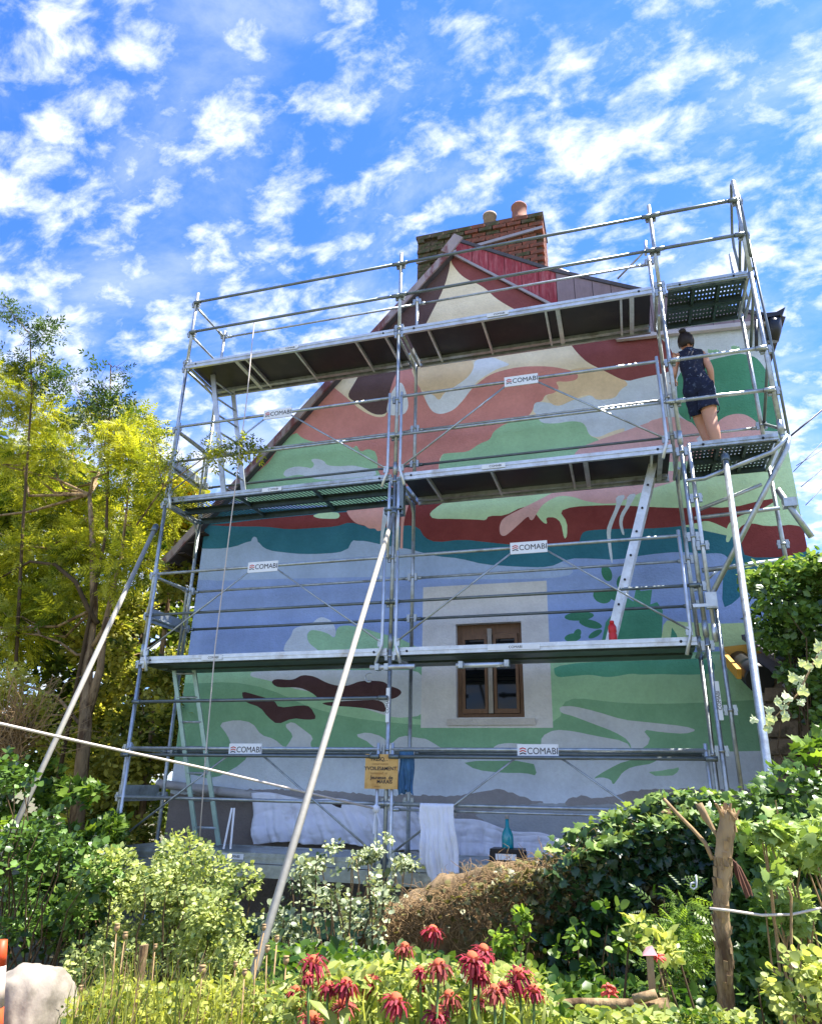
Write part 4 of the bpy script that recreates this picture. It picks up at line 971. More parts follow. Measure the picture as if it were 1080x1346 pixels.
hand(q(-.20,.36,1.24)[:3], (.05, 1, .1), (0, -.1, 1), 1); hand(q(.15,.24,.89)[:3], (-.05, .8, -.4), (.9, 0, .2), 1)
br_ = thing('paint_brush', 'small paint brush held in the raised left hand of the woman', 'brush', q(-.19, .45, 1.22)[:3])
b = MB(); b.tube([q(-.19, .40, 1.19)[:3], q(-.18, .56, 1.27)[:3]], .006, 8); b.build('handle', m_win, br_)
b = MB(); b.beam(q(-.18, .56, 1.27)[:3], q(-.175, .62, 1.30)[:3], .03, .012); b.build('bristles', m_hair, br_)
# ------------------------------------------------------------------ vegetation
def P3(px, py, Y): return np.array(at(px, py, Y))
def branches(b, root, tips, r0, r1=.006, g=random, n=5, wob=.07):
    for t in tips: 
        pts = curve_pts(root, t, n, wob, g=g); b.tube(pts, [r0+(r1-r0)*i/n for i in range(n+1)], 6, cap=False)
def tree(name, label, cat, trunkpts, radii, centers, rads, n, size, tmpl, m, bark=None, group=None, up=.5, droop=.1, shell=.45, tint=None, seed=1, limbs=True, kindpart='crown', out=True, nlimb=14):
    g = np.random.default_rng(seed); gr = random.Random(seed)
    base = Vector(trunkpts[0]); t = thing(name, label, cat, base, group)
    b = MB(); b.tube(curve_pts(trunkpts[0], trunkpts[1], 1)[:1]+[Vector(p) for p in trunkpts[1:]], radii, 10); tr = b.build('trunk', bark or m_bark, t)
    if limbs:
        idx = gr.sample(range(len(centers)), min(nlimb, len(centers)))
        for i in idx:
            c = Vector(centers[i]); s = min([Vector(p) for p in trunkpts[1:]], key=lambda p: (p-c).length+(.6 if p.z > c.z else 0))
            bb = MB(); pts = curve_pts(s, c, 5, .09, g=gr); bb.tube(pts, [radii[-1]*.8*(1-.17*k) for k in range(6)], 6, cap=False)
            for k in range(4):
                e_ = c+Vector((gr.gauss(0, 1), gr.gauss(0, 1), gr.gauss(.4, 1)))*float(np.mean(rads))*.7
                bb.tube(curve_pts(pts[3], e_, 4, .1, g=gr), [radii[-1]*.4*(1-.2*j) for j in range(5)], 5, cap=False)
            bb.build('limb', bark or m_bark, t)
    pts, d = blob_points(centers, rads, n, shell, g)
    # thin out by a 3-d noise so that light comes through
    nz = np.array([mnoise.noise(Vector(p)*1.9) for p in pts[::1]]) if n < 60000 else g.normal(size=n)*.2
    keep = nz > -.18; pts = pts[keep]; d = d[keep]; nz = nz[keep]
    tv = np.clip(.35+.9*nz+.28*g.normal(size=len(pts)), 0, 1) if tint is None else np.clip(tint+.2*g.normal(size=len(pts)), 0, 1)
    leaves(kindpart, pts, size, tmpl, m, t, up=up, out=d if out else None, droop=droop, tint=tv, seed=seed)
    return t
def clumps(area, n, rmin, rmax, seed, Yr):
    """clump centres inside a picture polygon, each at its own real distance"""
    g = random.Random(seed); cs = []; rs = []
    xs = [a[0] for a in area]; ys = [a[1] for a in area]
    while len(cs) < n:
        x, y = g.uniform(min(xs), max(xs)), g.uniform(min(ys), max(ys))
        if not inpoly(area, x, y): continue
        Y = g.uniform(*Yr); cs.append(P3(x, y, Y)); r = g.uniform(rmin, rmax); rs.append((r, r, r*.8))
    return cs, rs
pin = T_pinnate(); pin3 = T_pinnate(3, .07, .36)
# big ash like tree behind the left end of the scaffold
area = [(-160,480),(20,470),(120,520),(205,580),(235,650),(215,720),(150,790),(60,860),(-40,900),(-160,900)]
cs, rs = clumps(area, 95, .28, .55, 11, (.6, 2.6))
tree('ash_tree', 'tall yellow green tree with feathery leaves and a forked pale trunk left of the scaffold', 'tree',
     [(-1.15, .9, G), tuple(P3(112,960,.9)), tuple(P3(116,860,.9)), tuple(P3(124,800,.9)), tuple(P3(122,720,.9)), tuple(P3(118,650,1.0))], [.10, .085, .07, .055, .04, .03],
     cs, rs, 21000, .19, pin, LF['ash'], up=.45, droop=.25, seed=5, nlimb=15)
# second stem and curved dark limb of the same tree
t_ = [o for o in bpy.data.objects if o.name == 'ash_tree'][0]
b = MB(); b.tube([at(112, 950, .92), at(132, 880, .92), at(138, 820, .9), at(160, 730, .9), at(170, 640, .9)], [.07, .05, .035, .025, .012], 8); b.build('stem', m_bark, t_)
b = MB(); b.tube([at(128, 820, .85), at(116, 800, .8), at(100, 765, .7), at(72, 742, .7), at(40, 738, .7), at(0, 760, .8)], [.035, .034, .03, .026, .02, .012], 8); b.build('limb', m_bark_dark, t_)
b = MB(); b.tube([at(122, 850, .85), at(136, 830, .83), at(143, 812, .8)], [.03, .04, .042], 10); b.build('cut_stub', m_bark, t_)
# dark taller shoots above it
for lab, pts_, cl in (('slender dark shoot leaning over the yellow tree at the far left', [(-1.9,.7,G), P3(30,700,.7), P3(42,520,.7), P3(40,440,.7), P3(8,402,.7)], [(40,500),(48,470),(35,445),(55,440),(66,432),(20,415),(5,405),(62,480),(30,480),(20,460),(10,480),(75,500)]),
                      ('slender leafy shoot rising above the yellow tree beside the scaffold', [(-1.6,.8,G), P3(140,700,.8), P3(144,560,.8), P3(146,480,.8)], [(143,478),(160,486),(135,480),(146,510),(120,520),(158,530),(142,550),(100,505),(85,500),(110,540),(130,500)])):
    cs = [P3(x, y, .75) for x, y in cl]; rs = [(.17, .17, .14)]*len(cs)
    tree('elder_shoot', lab, 'tree', [tuple(p) for p in pts_], [.03, .022, .014, .009, .006][:len(pts_)], cs, rs, 520, .17, pin3, LF['ashdark'], bark=m_bark_dark, up=.4, droop=.1, seed=len(lab), group='tall shoots at the left', nlimb=12, shell=.2)
# leafy sprigs that reach in front of the scaffold posts
for k, (lab, pl) in enumerate((('small leafy sprig crossing the ladder of the third level', [(292,585),(310,590),(322,583),(300,600),(330,592),(265,590),(280,600)]), ('yellow green sprig beside the left post under the top deck', [(195,560),(215,575),(238,570),(205,600),(222,610),(240,600),(212,640),(230,655)]))):
    cs = [P3(x, y, -.12-.03*(k)) for x, y in pl]
    tree('leafy_sprig', lab, 'sprig', [tuple(P3(180, 690, .2)), tuple(P3(215, 640, -.1)), tuple(cs[0])], [.012, .009, .005], cs, [(.10, .07, .08)]*len(cs), 170, .13, pin3, LF['ash'], up=.4, seed=31+k, shell=.2, group='sprigs in front of the posts')
# autumn tinted small tree under the third deck
cs, rs = clumps([(205,650),(255,640),(262,690),(225,745),(200,720)], 9, .12, .2, 3, (1.3, 1.8))
tree('yellowing_tree', 'small tree with orange tinged leaves under the left end of the third deck', 'tree', [(-.9, 1.7, G), tuple(P3(225,760,1.6)), tuple(P3(232,700,1.6))], [.05, .03, .02], cs, rs, 900, .12, T_simple(), LF['autumn'], seed=8)
# hazel between the tree and the ladder
cs, rs = clumps([(120,800),(190,770),(250,760),(262,800),(245,900),(222,1000),(205,1110),(110,1120),(90,1000),(95,880)], 60, .2, .38, 12, (1.2, 2.6))
tree('hazel_bush', 'yellow green small leaved bush behind the left posts of the scaffold', 'bush', [(-.7, 1.9, G), tuple(P3(170,1000,1.8)), tuple(P3(190,860,1.8)), tuple(P3(200,800,1.9))], [.05, .04, .03, .02], cs, rs, 26000, .075, T_simple(.45), LF['hazel'], up=.5, seed=6)
# darker wall of foliage beyond
for k, (lab, ar, Yr) in enumerate((('dark leafy tree beyond the yellow tree at the left edge', [(-200,560),(0,560),(80,640),(80,1000),(-200,1050)], (3.2, 5)), ('mid green tree seen between the posts left of the house', [(60,640),(180,600),(255,690),(280,800),(270,1080),(60,1100)], (3.4, 6)))):
    cs, rs = clumps(ar, 60, .4, .75, 40+k, Yr)
    tree('background_tree', lab, 'tree', [(-3.6+2.0*k, 4.6, G), (-3.6+2.0*k, 4.6, 1.2), (-3.5+2.0*k, 4.6, 3.0)], [.12, .1, .07], cs, rs, 22000, .13, T_simple(.5), LF['far'], bark=m_bark_dark, seed=50+k, group='trees beyond the left hedge')
# dry twiggy bush at the left edge
g = random.Random(9); b = MB(); base = at(5, 1010, -.4)
t_ = thing('twiggy_bush', 'pale dry twiggy bush at the left edge above the taut rope', 'bush', base)
for k in range(260):
    e_ = base+Vector((g.gauss(0, .42), g.gauss(0, .3), g.uniform(.2, 1.05))); b.tube(curve_pts(base+Vector((g.uniform(-.2, .2), 0, g.uniform(0, .4))), e_, 4, .12, g=g), [.007, .006, .005, .004, .002], 4, cap=False)
b.build('twigs', m_dry, t_)
pts, d = blob_points([at(0, 920, -.4), at(45, 930, -.3), at(20, 890, -.3), at(-30, 960, -.3), at(60, 970, -.2)], [.3, .26, .24, .3, .25], 2600, .2)
leaves('leaf_tips', pts, .05, T_simple(), LF['hazel'], t_, tint=.75+.2*np.random.default_rng(1).normal(size=len(pts)))

def mound(name, label, cat, area, nb, r, Yr, n, size, tmpl, lf, stems=40, seed=1, up=.5, droop=.15, shell=.5, stemmat=None, group=None, tint=None, flat=.3, kind=None, partname='foliage', dark=True):
    """a shrub: clumps of leaves carried on stems that rise from the ground"""
    g = np.random.default_rng(seed); gr = random.Random(seed)
    cs, rs = clumps(area, nb, r*.7, r*1.25, seed, Yr)
    cm = np.mean(cs, 0); t = thing(name, label, cat, (cm[0], cm[1], G), group)
    b = MB()
    for i in range(stems):
        c = Vector(cs[gr.randrange(len(cs))])+Vector((gr.uniform(-1, 1), gr.uniform(-1, 1), gr.uniform(-.5, 1)))*r*.7
        b.tube(curve_pts((c.x*.6+cm[0]*.4+gr.uniform(-.1, .1), c.y*.6+cm[1]*.4, G+.02), c, 5, .06, g=gr), [.010, .009, .007, .006, .005, .003], 5, cap=False)
    if stems: b.build('stems', stemmat or m_bark_dark, t)
    pts, d = blob_points(cs, rs, n, shell, g)
    nz = np.array([mnoise.noise(Vector(p)*5.5) for p in pts]); keep = nz > -.14; pts, d, nz = pts[keep], d[keep], nz[keep]
    keep = pts[:, 2] > G+.01; pts, d, nz = pts[keep], d[keep], nz[keep]
    tv = np.clip((.45 if tint is None else tint)+1.1*nz+.3*g.normal(size=len(pts)), 0, 1)  # broad tint swing puts highlights and gap shade into the leaf colour
    o = leaves(partname, pts, size, tmpl, lf, t, up=up, out=d, droop=droop, tint=tv, flat=flat, seed=seed)
    if kind: t['kind'] = kind
    return t
mound('shrub', 'dense sunlit yellow green shrub below the left bay of the scaffold', 'shrub', [(120,1165),(165,1120),(215,1112),(262,1125),(300,1120),(345,1160),(352,1230),(335,1300),(120,1310),(105,1230)], 60, .17, (-2.5, -1.6), 30000, .030, T_simple(.5), LF['shrub'], 60, 21, tint=.45, shell=.75)
mound('hydrangea_bush', 'broad leaved bush in deep shade at the lower left below the pale tube', 'bush', [(-30,1010),(30,1000),(80,1060),(125,1090),(140,1150),(118,1240),(60,1240),(-30,1230)], 30, .16, (-2.4, -1.5), 5200, .045, T_simple(.6), LF['ivymass'], 30, 22, tint=.35)
mound('ivy_bank', 'ivy covering the ground around the trunk left of the scaffold', 'ivy', [(0,1020),(60,1000),(120,1010),(150,1080),(150,1200),(100,1230),(0,1220)], 36, .2, (-1.2, .2), 6500, .07, T_ivy(), LF['vine'], 20, 23, tint=.3)
mound('rose_bush', 'loose rose bush with pale round leaves right of the long leaning tube', 'bush', [(380,1150),(430,1130),(470,1140),(525,1170),(520,1230),(500,1290),(380,1300),(362,1220)], 40, .12, (-2.7, -1.9), 4600, .027, T_round(), LF['rose'], 50, 24, tint=.3, shell=.3)
mound('climbing_shoots', 'tall pale shoots growing up in front of the middle post', 'bush', [(480,1110),(512,1090),(526,1110),(560,1150),(545,1165),(500,1160),(470,1150),(440,1110),(400,1125),(395,1150),(455,1140)], 22, .075, (-1.3, -1.0), 1500, .030, T_simple(.5), LF['rose'], 16, 25, tint=.55, shell=.2, stemmat=m_dry)

# old overgrown garden wall: lumpy body with dry stems and ivy
gw = thing('garden_wall', 'old mossy garden wall with dry stems on top and ivy over its right half', 'wall', (5.2, -1.75, G))
top_px = [(470,1235),(500,1195),(530,1172),(570,1158),(620,1142),(680,1126),(730,1118),(770,1104),(810,1088),(860,1068),(920,1060),(1000,1075),(1080,1080),(1200,1080)]
tp = [at(x, y, -1.95) for x, y in top_px]
def topz(x):
    if x <= tp[0].x: return tp[0].z
    for a, c in zip(tp[:-1], tp[1:]):
        if a.x <= x <= c.x: return a.z+(c.z-a.z)*(x-a.x)/(c.x-a.x)
    return tp[-1].z
NX, NT = 170, 46; V = []
for i in range(NX+1):
    x = 3.45+(8.2-3.45)*i/NX; h = topz(x)-.045-G
    for j in range(NT+1):
        s = j/NT
        if s < .42: y, z = -2.25+.10*s/.42, G+h*.90*(s/.42)
        elif s < .62: a = (s-.42)/.2*math.pi; y, z = -1.95-.20*math.cos(a), G+h*.90+h*.10*math.sin(a)
        else: y, z = -1.75+.05*(s-.62)/.38, G+h*.90*(1-(s-.62)/.38)
        nv = mnoise.noise(Vector((x*2.3, y*3, z*3+4)))*.10+mnoise.noise(Vector((x*5, y*5, z*5)))*.07+mnoise.noise(Vector((x*14, y*14, z*14)))*.03
        V.append((x, y-nv*(1 if y < -1.95 else -1), z+(nv*.8 if .3 < s < .75 else 0)))
Fq = [(i*(NT+1)+j, (i+1)*(NT+1)+j, (i+1)*(NT+1)+j+1, i*(NT+1)+j+1) for i in range(NX) for j in range(NT)]
build_np('wall_body', V, Fq, m_moss, gw, k=4, smooth=True)
g = random.Random(4); b = MB()
for k in range(1500):
    x = min(max(g.gauss(4.45, .42), 3.75), 5.2); z0 = topz(x)-.03-abs(g.gauss(0, .14))
    y0 = -2.2-.05*g.random() if z0 < topz(x)-.06 else g.uniform(-2.2, -1.8)
    p = Vector((x, y0, z0)); pts = [p]; d = Vector((g.gauss(0, 1), g.gauss(-.25, .35), g.gauss(.1, .6))).normalized()
    for s in range(4): d = (d+Vector((g.gauss(0, .5), g.gauss(0, .3), g.gauss(-.15, .45)))).normalized(); p = p+d*g.uniform(.02, .05); pts.append(p)
    b.tube(pts, [.0022, .002, .0019, .0014, .0009], 3, cap=False)
o = b.build('dry_stems', m_dry, gw); o['kind'] = 'stuff'
gi_ = np.random.default_rng(14); n = 22000
xs_ = 4.6+3.2*gi_.random(n)**.75; tz = np.array([topz(x) for x in xs_]); zz_ = G+(tz-G+.05)*gi_.random(n)**.7
keep = gi_.random(n) < np.clip((xs_-4.5)*1.5, .12, 1)*np.where(zz_ < tz-.40, 1, np.clip((xs_-4.65)*1.4, .02, 1)); xs_, zz_, tz = xs_[keep], zz_[keep], tz[keep]; n = len(xs_)
ys_ = np.where(zz_ > tz-.08, -2.25+.5*gi_.random(n), -2.27-.09*gi_.random(n))
nz = np.array([mnoise.noise(Vector((x*3, y*3, z*3))) for x, y, z in zip(xs_, ys_, zz_)]); kp = nz > -.3
P_ = np.stack([xs_, ys_, zz_+.03], -1)[kp]
o = leaves('ivy_leaves', P_, .052, T_ivy(), LF['ivy'], gw, up=.35, flat=.9, droop=.5, tint=np.clip(.35+.9*nz[kp]+.25*gi_.normal(size=kp.sum()), 0, 1), seed=3); o['kind'] = 'stuff'
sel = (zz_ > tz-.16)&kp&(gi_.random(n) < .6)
o = leaves('sunlit_ivy_leaves', np.stack([xs_, ys_, zz_+.06], -1)[sel], .05, T_ivy(), LF['ivypale'], gw, up=.5, flat=.4, tint=.45+.3*gi_.normal(size=sel.sum()), seed=4); o['kind'] = 'stuff'  # paler leaves along the wall top: sunlight put into the leaf colour
sel = gi_.random(5200); xg = 3.9+2.2*gi_.random(5200)**.8; tg = np.array([topz(x) for x in xg]); zg = tg-.02-np.abs(gi_.normal(size=5200))*.20; yg = np.where(zg > tg-.06, -2.22+.45*gi_.random(5200), -2.27-.06*gi_.random(5200))
kg = gi_.random(5200) < np.clip(.22+(xg-4.4)*.7, .1, 1)
o = leaves('withered_leaves', np.stack([xg, yg, zg], -1)[kg], .032, T_ivy(), leafmat('withered leaves', (.05, .05, .02, 1), (.30, .27, .10, 1), .3), gw, up=.4, flat=.5, droop=.3, seed=5); o['kind'] = 'stuff'
# big heart shaped climber leaves on the wall face
mound('bindweed', 'bright heart leaved climber hanging on the dark face of the old wall', 'climber', [(655,1200),(690,1190),(720,1240),(745,1300),(700,1310),(668,1290),(650,1240)], 16, .07, (-2.6, -2.45), 420, .034, T_round(), LF['vine'], 12, 61, tint=.7, shell=.2)
mound('bindweed', 'dark green large leaves low on the wall left of the small stake', 'climber', [(735,1260),(790,1180),(840,1230),(830,1310),(760,1320)], 18, .09, (-2.7, -2.5), 800, .042, T_round(), LF['vine'], 12, 62, tint=.2, shell=.2)

# outhouse at the right with its ivy
ohs = thing('outhouse', 'stone outhouse at the right with yellow fascia and black gutter end below thick ivy', 'outhouse', (7.6, .3, G))
b = MB(); b.box((6.64, .45, G), (9.5, WY-.01, 1.72)); b.build('wall', m_stone, ohs)
g = random.Random(8)
sm = []
for s_ in range(4):
    q_ = MB(); q_.box((-.14, -.03, -.07), (.14, .03, .07)); q_.v = [(x+g.uniform(-.03, .03), y+g.uniform(-.01, .01), z+g.uniform(-.02, .02)) for x, y, z in q_.v]; sm.append(q_.mesh('stone', m_stone))
z = G+.1
while z < 1.65:
    x = 6.72+g.uniform(0, .1)
    while x < 7.7:
        o = link('stone', g.choice(sm), ohs, Vector((x, .44, z))-worldloc(ohs)); o.rotation_euler = (0, g.uniform(-.06, .06), 0); x += .30
    z += .155
b = MB(); b.beam((6.40, .98, 2.02), (7.6, .98, 2.12), .05, .12); b.beam((6.38, .95, 2.0), (6.44, .40, 1.72), .04, .10); b.beam((6.42, .93, 1.93), (7.6, .93, 2.03), .03, .05); b.build('fascia', m_yellow, ohs)
b = MB(); b.tube([(6.54, .98, 1.93), (6.58, .60, 1.76), (6.61, .38, 1.66)], [.11, .125, .13], 14); b.build('gutter', m_gutter, ohs)
b = MB(); b.prism([(6.62, .93, 1.98), (6.98, .93, 2.0), (6.98, .40, 1.62), (6.86, .30, 1.50)], (.01, .0, .012)); b.build('lead_apron', m_lead, ohs, True)
b = MB(); b.prism([(6.6, 1.0, 2.16), (9.5, 1.0, 2.3), (9.5, .1, 1.9), (6.75, .1, 1.75)], (0, 0, .05)); b.build('roof', m_slate, ohs, True)
mound('ivy_mass', 'thick dark ivy mass covering the outhouse at the right edge', 'ivy', [(1010,775),(1040,755),(1090,765),(1200,780),(1200,1060),(1085,1010),(1078,960),(1060,930),(1042,890),(1022,840),(1005,800)], 110, .17, (-.75, .35), 34000, .052, T_simple(.42), LF['ivymass'], 30, 71, up=.4, flat=.7, tint=.42, shell=.75)
cs, rs = clumps([(985,765),(1030,722),(1085,735),(1150,740),(1150,790),(1080,790),(1020,800)], 26, .10, .18, 72, (-.7, .1)); pts, d = blob_points(cs, rs, 3600, .4)
tag(leaves('fresh_shoots', pts, .06, T_simple(.42), LF['ivypale'], None, up=.4, tint=np.clip(.3+.3*np.random.default_rng(2).normal(size=len(pts)), 0, 1), seed=9), 'fresh yellow green growth on top of the ivy at the right edge', 'ivy', kind='stuff')
# lower right ivy and climber thicket behind the stump post
mound('ivy_thicket', 'shaded ivy thicket below the outhouse behind the grey tube', 'ivy', [(975,1055),(1100,1010),(1180,1100),(1180,1400),(960,1400),(965,1180)], 70, .17, (-2.9, -2.3), 13000, .048, T_ivy(), LF['ivymass'], 20, 73, tint=.4, flat=.6, shell=.7)
mound('young_climber', 'pale young ivy shoots crowding around the rough post and grey tube', 'climber', [(970,1085),(1040,1055),(1090,1060),(1100,1120),(1040,1140),(1060,1200),(1040,1250),(1010,1220),(985,1150),(975,1120)], 30, .075, (-3.9, -3.3), 2600, .036, T_ivy(), LF['ivypale'], 20, 74, tint=.62, shell=.2, stemmat=m_dry)
mound('honeysuckle_bush', 'yellow leaved bush at the bottom right corner', 'bush', [(985,1310),(1040,1290),(1100,1240),(1120,1400),(985,1400)], 22, .08, (-4.2, -3.8), 2600, .022, T_round(), LF['bed'], 20, 75, tint=.6)
mound('vine_plant', 'large green leaves at the right edge above the strung rope', 'climber', [(1050,1000),(1100,960),(1100,1080),(1060,1080)], 10, .10, (-2.4, -2.0), 240, .075, T_ivy(), LF['vine'], 8, 76, tint=.45)
mound('fern_plant', 'feathery green plants in the shade left of the rough post', 'plant', [(860,1180),(905,1190),(920,1260),(930,1400),(860,1400),(870,1280)], 22, .10, (-3.5, -3.1), 1300, .08, T_pinnate(5, .05, .26), LF['vine'], 14, 77, tint=.35, shell=.2)

# variegated trailing ivy: every leaf its own part
tri = thing('trailing_ivy', 'variegated ivy trail with cream edged leaves arching down in front of the dark ivy', 'ivy', at(1079, 850, -3.2))
path = [at(1100, 835, -3.2), at(1076, 858, -3.2), at(1062, 884, -3.22), at(1048, 912, -3.25), at(1030, 930, -3.27), at(1014, 946, -3.3), at(1004, 955, -3.3)]
b = MB(); b.tube(path, [.006, .006, .005, .004, .003, .003, .002], 6); b.build('stem', m_dry, tri)
tv, tf = T_ivy(); g = random.Random(12)
lms = []
for ml in (LF['vari'], LF['ivypale']):
    me = bpy.data.meshes.new('leaf'); me.from_pydata([tuple(v) for v in tv], [], [tuple(f) for f in tf]); a_ = me.attributes.new('tint', 'FLOAT', 'POINT'); a_.data.foreach_set('value', [.35]+[1.0 if i % 2 == 0 else .75 for i in range(len(tv)-1)]); me.materials.append(ml); lms.append(me)
for k in range(34):
    t = (k+.5)/34*(len(path)-1); i = int(t); p = path[i].lerp(path[i+1], t-i)
    o = link('leaf', lms[0 if k > 3 else g.randrange(2)], tri, p+Vector((g.uniform(-.045, .045), g.uniform(-.03, .01), g.uniform(-.04, .03)))-worldloc(tri))
    o.rotation_euler = (R(g.uniform(50, 110)), R(g.uniform(-50, 50)), R(g.uniform(-40, 40))); s_ = g.uniform(.036, .058)*(1.2 if k < 6 else 1); o.scale = (s_, s_, s_)

# rough stump post
sp = thing('rough_post', 'rough barked stump post with a splintered top standing at the lower right', 'post', at(950, 1400, -4.0)*1.0)
sp.location.z = G
pb = at(954, 1346, -4.0); pt = at(957, 1066, -4.0); pts = [Vector((pb.x, pb.y, G)), pb, at(952, 1285, -4.0), at(949, 1235, -4.0), at(947, 1180, -4.0), at(950, 1125, -4.0), pt]
b = MB(); rr = [.030, .029, .029, .028, .027, .028, .030]; fine = []; fr_ = []
for i in range(len(pts)-1):
    for k in range(8): fine.append(pts[i].lerp(pts[i+1], k/8)); fr_.append(rr[i]+(rr[i+1]-rr[i])*k/8)
fine.append(pts[-1]); fr_.append(rr[-1]); b.tube(fine, fr_, 20)
b.v = [tuple(Vector(v)+Vector((mnoise.noise(Vector(v)*22), mnoise.noise(Vector(v)*22+Vector((5, 0, 0))), 0))*.007) for v in b.v]
b.build('trunk', m_bark, sp)
b = MB(); g = random.Random(3)
for k in range(14):
    a = g.uniform(0, 6.28); p = pt+Vector((math.cos(a)*.026, math.sin(a)*.026, -.03)); b.beam(p, p+Vector((g.uniform(-.03, .02), g.uniform(-.02, .02), g.uniform(.03, .06))), .010, .004)
b.build('splinters', m_dry, sp)
b = MB(); p = at(912, 1062, -3.98); b.tube([at(949, 1112, -4.0), at(936, 1090, -3.98), at(926, 1072, -3.98), at(918, 1058, -3.98)], [.009, .010, .013, .015], 9); b.v = [tuple(Vector(v)*1+Vector((0, 0, .02*mnoise.noise(Vector(v)*30)))) for v in b.v]; b.build('broken_limb', m_bark, sp)
for k in range(90):
    z = g.uniform(-.85, pt.z-.03); i = min(range(len(fine)), key=lambda j: abs(fine[j].z-z)); a = g.uniform(math.pi*.95, math.pi*2.05); c = fine[i]; r_ = fr_[i]
    if k == 0: bf = MB(); bf.prism([(-.010, 0, -.02), (.010, 0, -.022), (.012, -.006, .016), (-.008, -.008, .02)], (0, .004, 0)); bfm = bf.mesh('bark_flake', m_bark); bf_lit = bf.mesh('bark_flake', m_dry)
    o = link('bark_flake', bfm if k % 3 else bf_lit, sp, c+Vector((math.cos(a)*r_*1.06, math.sin(a)*r_*1.06, 0))-worldloc(sp)); o.rotation_euler = (g.uniform(-.3, .3), 0, a-1.5*math.pi); o.scale = [g.uniform(.45, .9)]*3  # every third flake is pale: sunlit bark put into the colour
tag(MB().tube([at(872, 1050, -3.9), at(890, 1070, -3.92), at(910, 1090, -3.95), at(926, 1108, -3.98), at(936, 1130, -4.0)], [.006, .007, .007, .008, .008], 8).build('broken_stick', m_dry), 'bare stick leaning against the splintered top of the rough post', 'stick')
MBd = MB(); MBd.prism([at(962, 1130, -3.9), at(972, 1140, -3.9), at(985, 1166, -3.9), at(988, 1178, -3.9), at(976, 1170, -3.9), at(965, 1150, -3.9)], (.004, .01, 0)); MBd.prism([at(966, 1132, -3.92), at(972, 1160, -3.93), at(980, 1182, -3.92), at(984, 1178, -3.92)], (.004, .012, 0))
tag(MBd.build('dead_leaf', mat('dark curled leaf', rgb(96, 62, 48), .8, var=.3)), 'dark brown curled leaf hanging right of the rough post', 'leaf')
rope('tied_rope', 'pale rope tied round the rough post and running off to the right', [at(932, 1194, -4.08), at(960, 1197, -4.08), at(1000, 1203, -3.95), at(1040, 1202, -3.7), at(1085, 1192, -3.4), at(1150, 1172, -3.1)], .0048, m_rope)
rope('wire_hook', 'small white wire hook dangling in front of the ivy', [at(914, 1150, -3.6), at(915, 1160, -3.6), at(915, 1166, -3.6), at(911, 1169, -3.6), at(907, 1166, -3.6), at(908, 1161, -3.6), at(913, 1160, -3.6)], .0035, m_white, 'hook')
rope('wire_loop', 'thin wire loop above the ivy right of the low rail', [at(822, 1068, -.3), at(828, 1064, -.3), at(838, 1066, -.3), at(843, 1074, -.3), at(841, 1082, -.3)], .004, m_steel, 'wire')
# fence rail, stake
b = MB(); b.tube([at(640, 1322, -4.35), at(700, 1323, -4.35), at(760, 1320, -4.36), at(820, 1322, -4.36), at(878, 1322, -4.38)], [.014, .016, .016, .017, .020], 10); b.v = [tuple(Vector(v)+Vector((0, 0, .006*mnoise.noise(Vector(v)*18)))) for v in b.v]; tag(b.build('fence_rail', m_bark), 'weathered round fence rail lying across behind the red flowers', 'rail')
b = MB(); b.tube([at(832, 1314, -4.40), at(862, 1306, -4.40)], [.014, .013], 10); tag(b.build('short_log', m_bark), 'short cut stick resting on the fence rail against the stake', 'log')
s0 = at(855, 1350, -4.33); tkk = thing('wooden_stake', 'thin grey stake with a faded pink cap behind the fence rail', 'stake', (s0.x, s0.y, G))
b = MB(); b.beam((s0.x, s0.y, G), at(853, 1252, -4.33), .022, .022); b.build('stake', m_bark, tkk)
c0 = at(853, 1250, -4.33); b = MB(); b.add([c0+Vector(v) for v in ((-.022,-.016,-.012),(.024,-.016,-.008),(.022,.02,-.01),(-.022,.02,-.01),(-.008,-.005,.012),(.010,.0,.016))], [(0,1,5,4),(2,3,4,5),(1,2,5),(3,0,4),(0,3,2,1)]); b.build('cap', mat('pink cloth', rgb(222, 160, 160), .9), tkk)
g = random.Random(17)
def fringe_flower(name, label, c, n=10, r=.028, m=None, group=None, cat='flower'):
    t = thing(name, label, cat, c, group); b = MB()
    for k in range(n):
        a = g.uniform(0, 6.28); d = Vector((math.cos(a), math.sin(a), g.uniform(-.3, .6))).normalized(); b.tube([c, c+d*r*.6, c+d*r+Vector((0, 0, -.006))], [.003, .004, .002], 4)
    b.build('petals', m or m_redpet, t)
    b = MB(); b.tube([c, c+Vector((g.uniform(-.05, .05), .05, -.25)), Vector((c.x, c.y+.08, G))], .003, 4); b.build('stem', m_dry, t)
    return t
m_redpet = mat('coral petals', rgb(222, 96, 82), .7, var=.15)
for lab, px, py in (('coral honeysuckle flower just right of the stake cap', 862, 1258), ('coral flower low in the leaves left of the stake', 797, 1296), ('smaller coral flower under the one left of the stake', 801, 1306)):
    fringe_flower('honeysuckle_flower', lab, at(px, py, -4.3), 12, .03, group='coral flowers near the stake')
mound('honeysuckle', 'light green honeysuckle sprays around the small stake', 'climber', [(830,1215),(850,1205),(880,1240),(895,1280),(860,1300),(800,1300),(780,1290),(800,1270),(830,1260)], 16, .045, (-4.25, -4.15), 520, .035, T_simple(.4), LF['bed'], 10, 78, tint=.5, shell=.2)

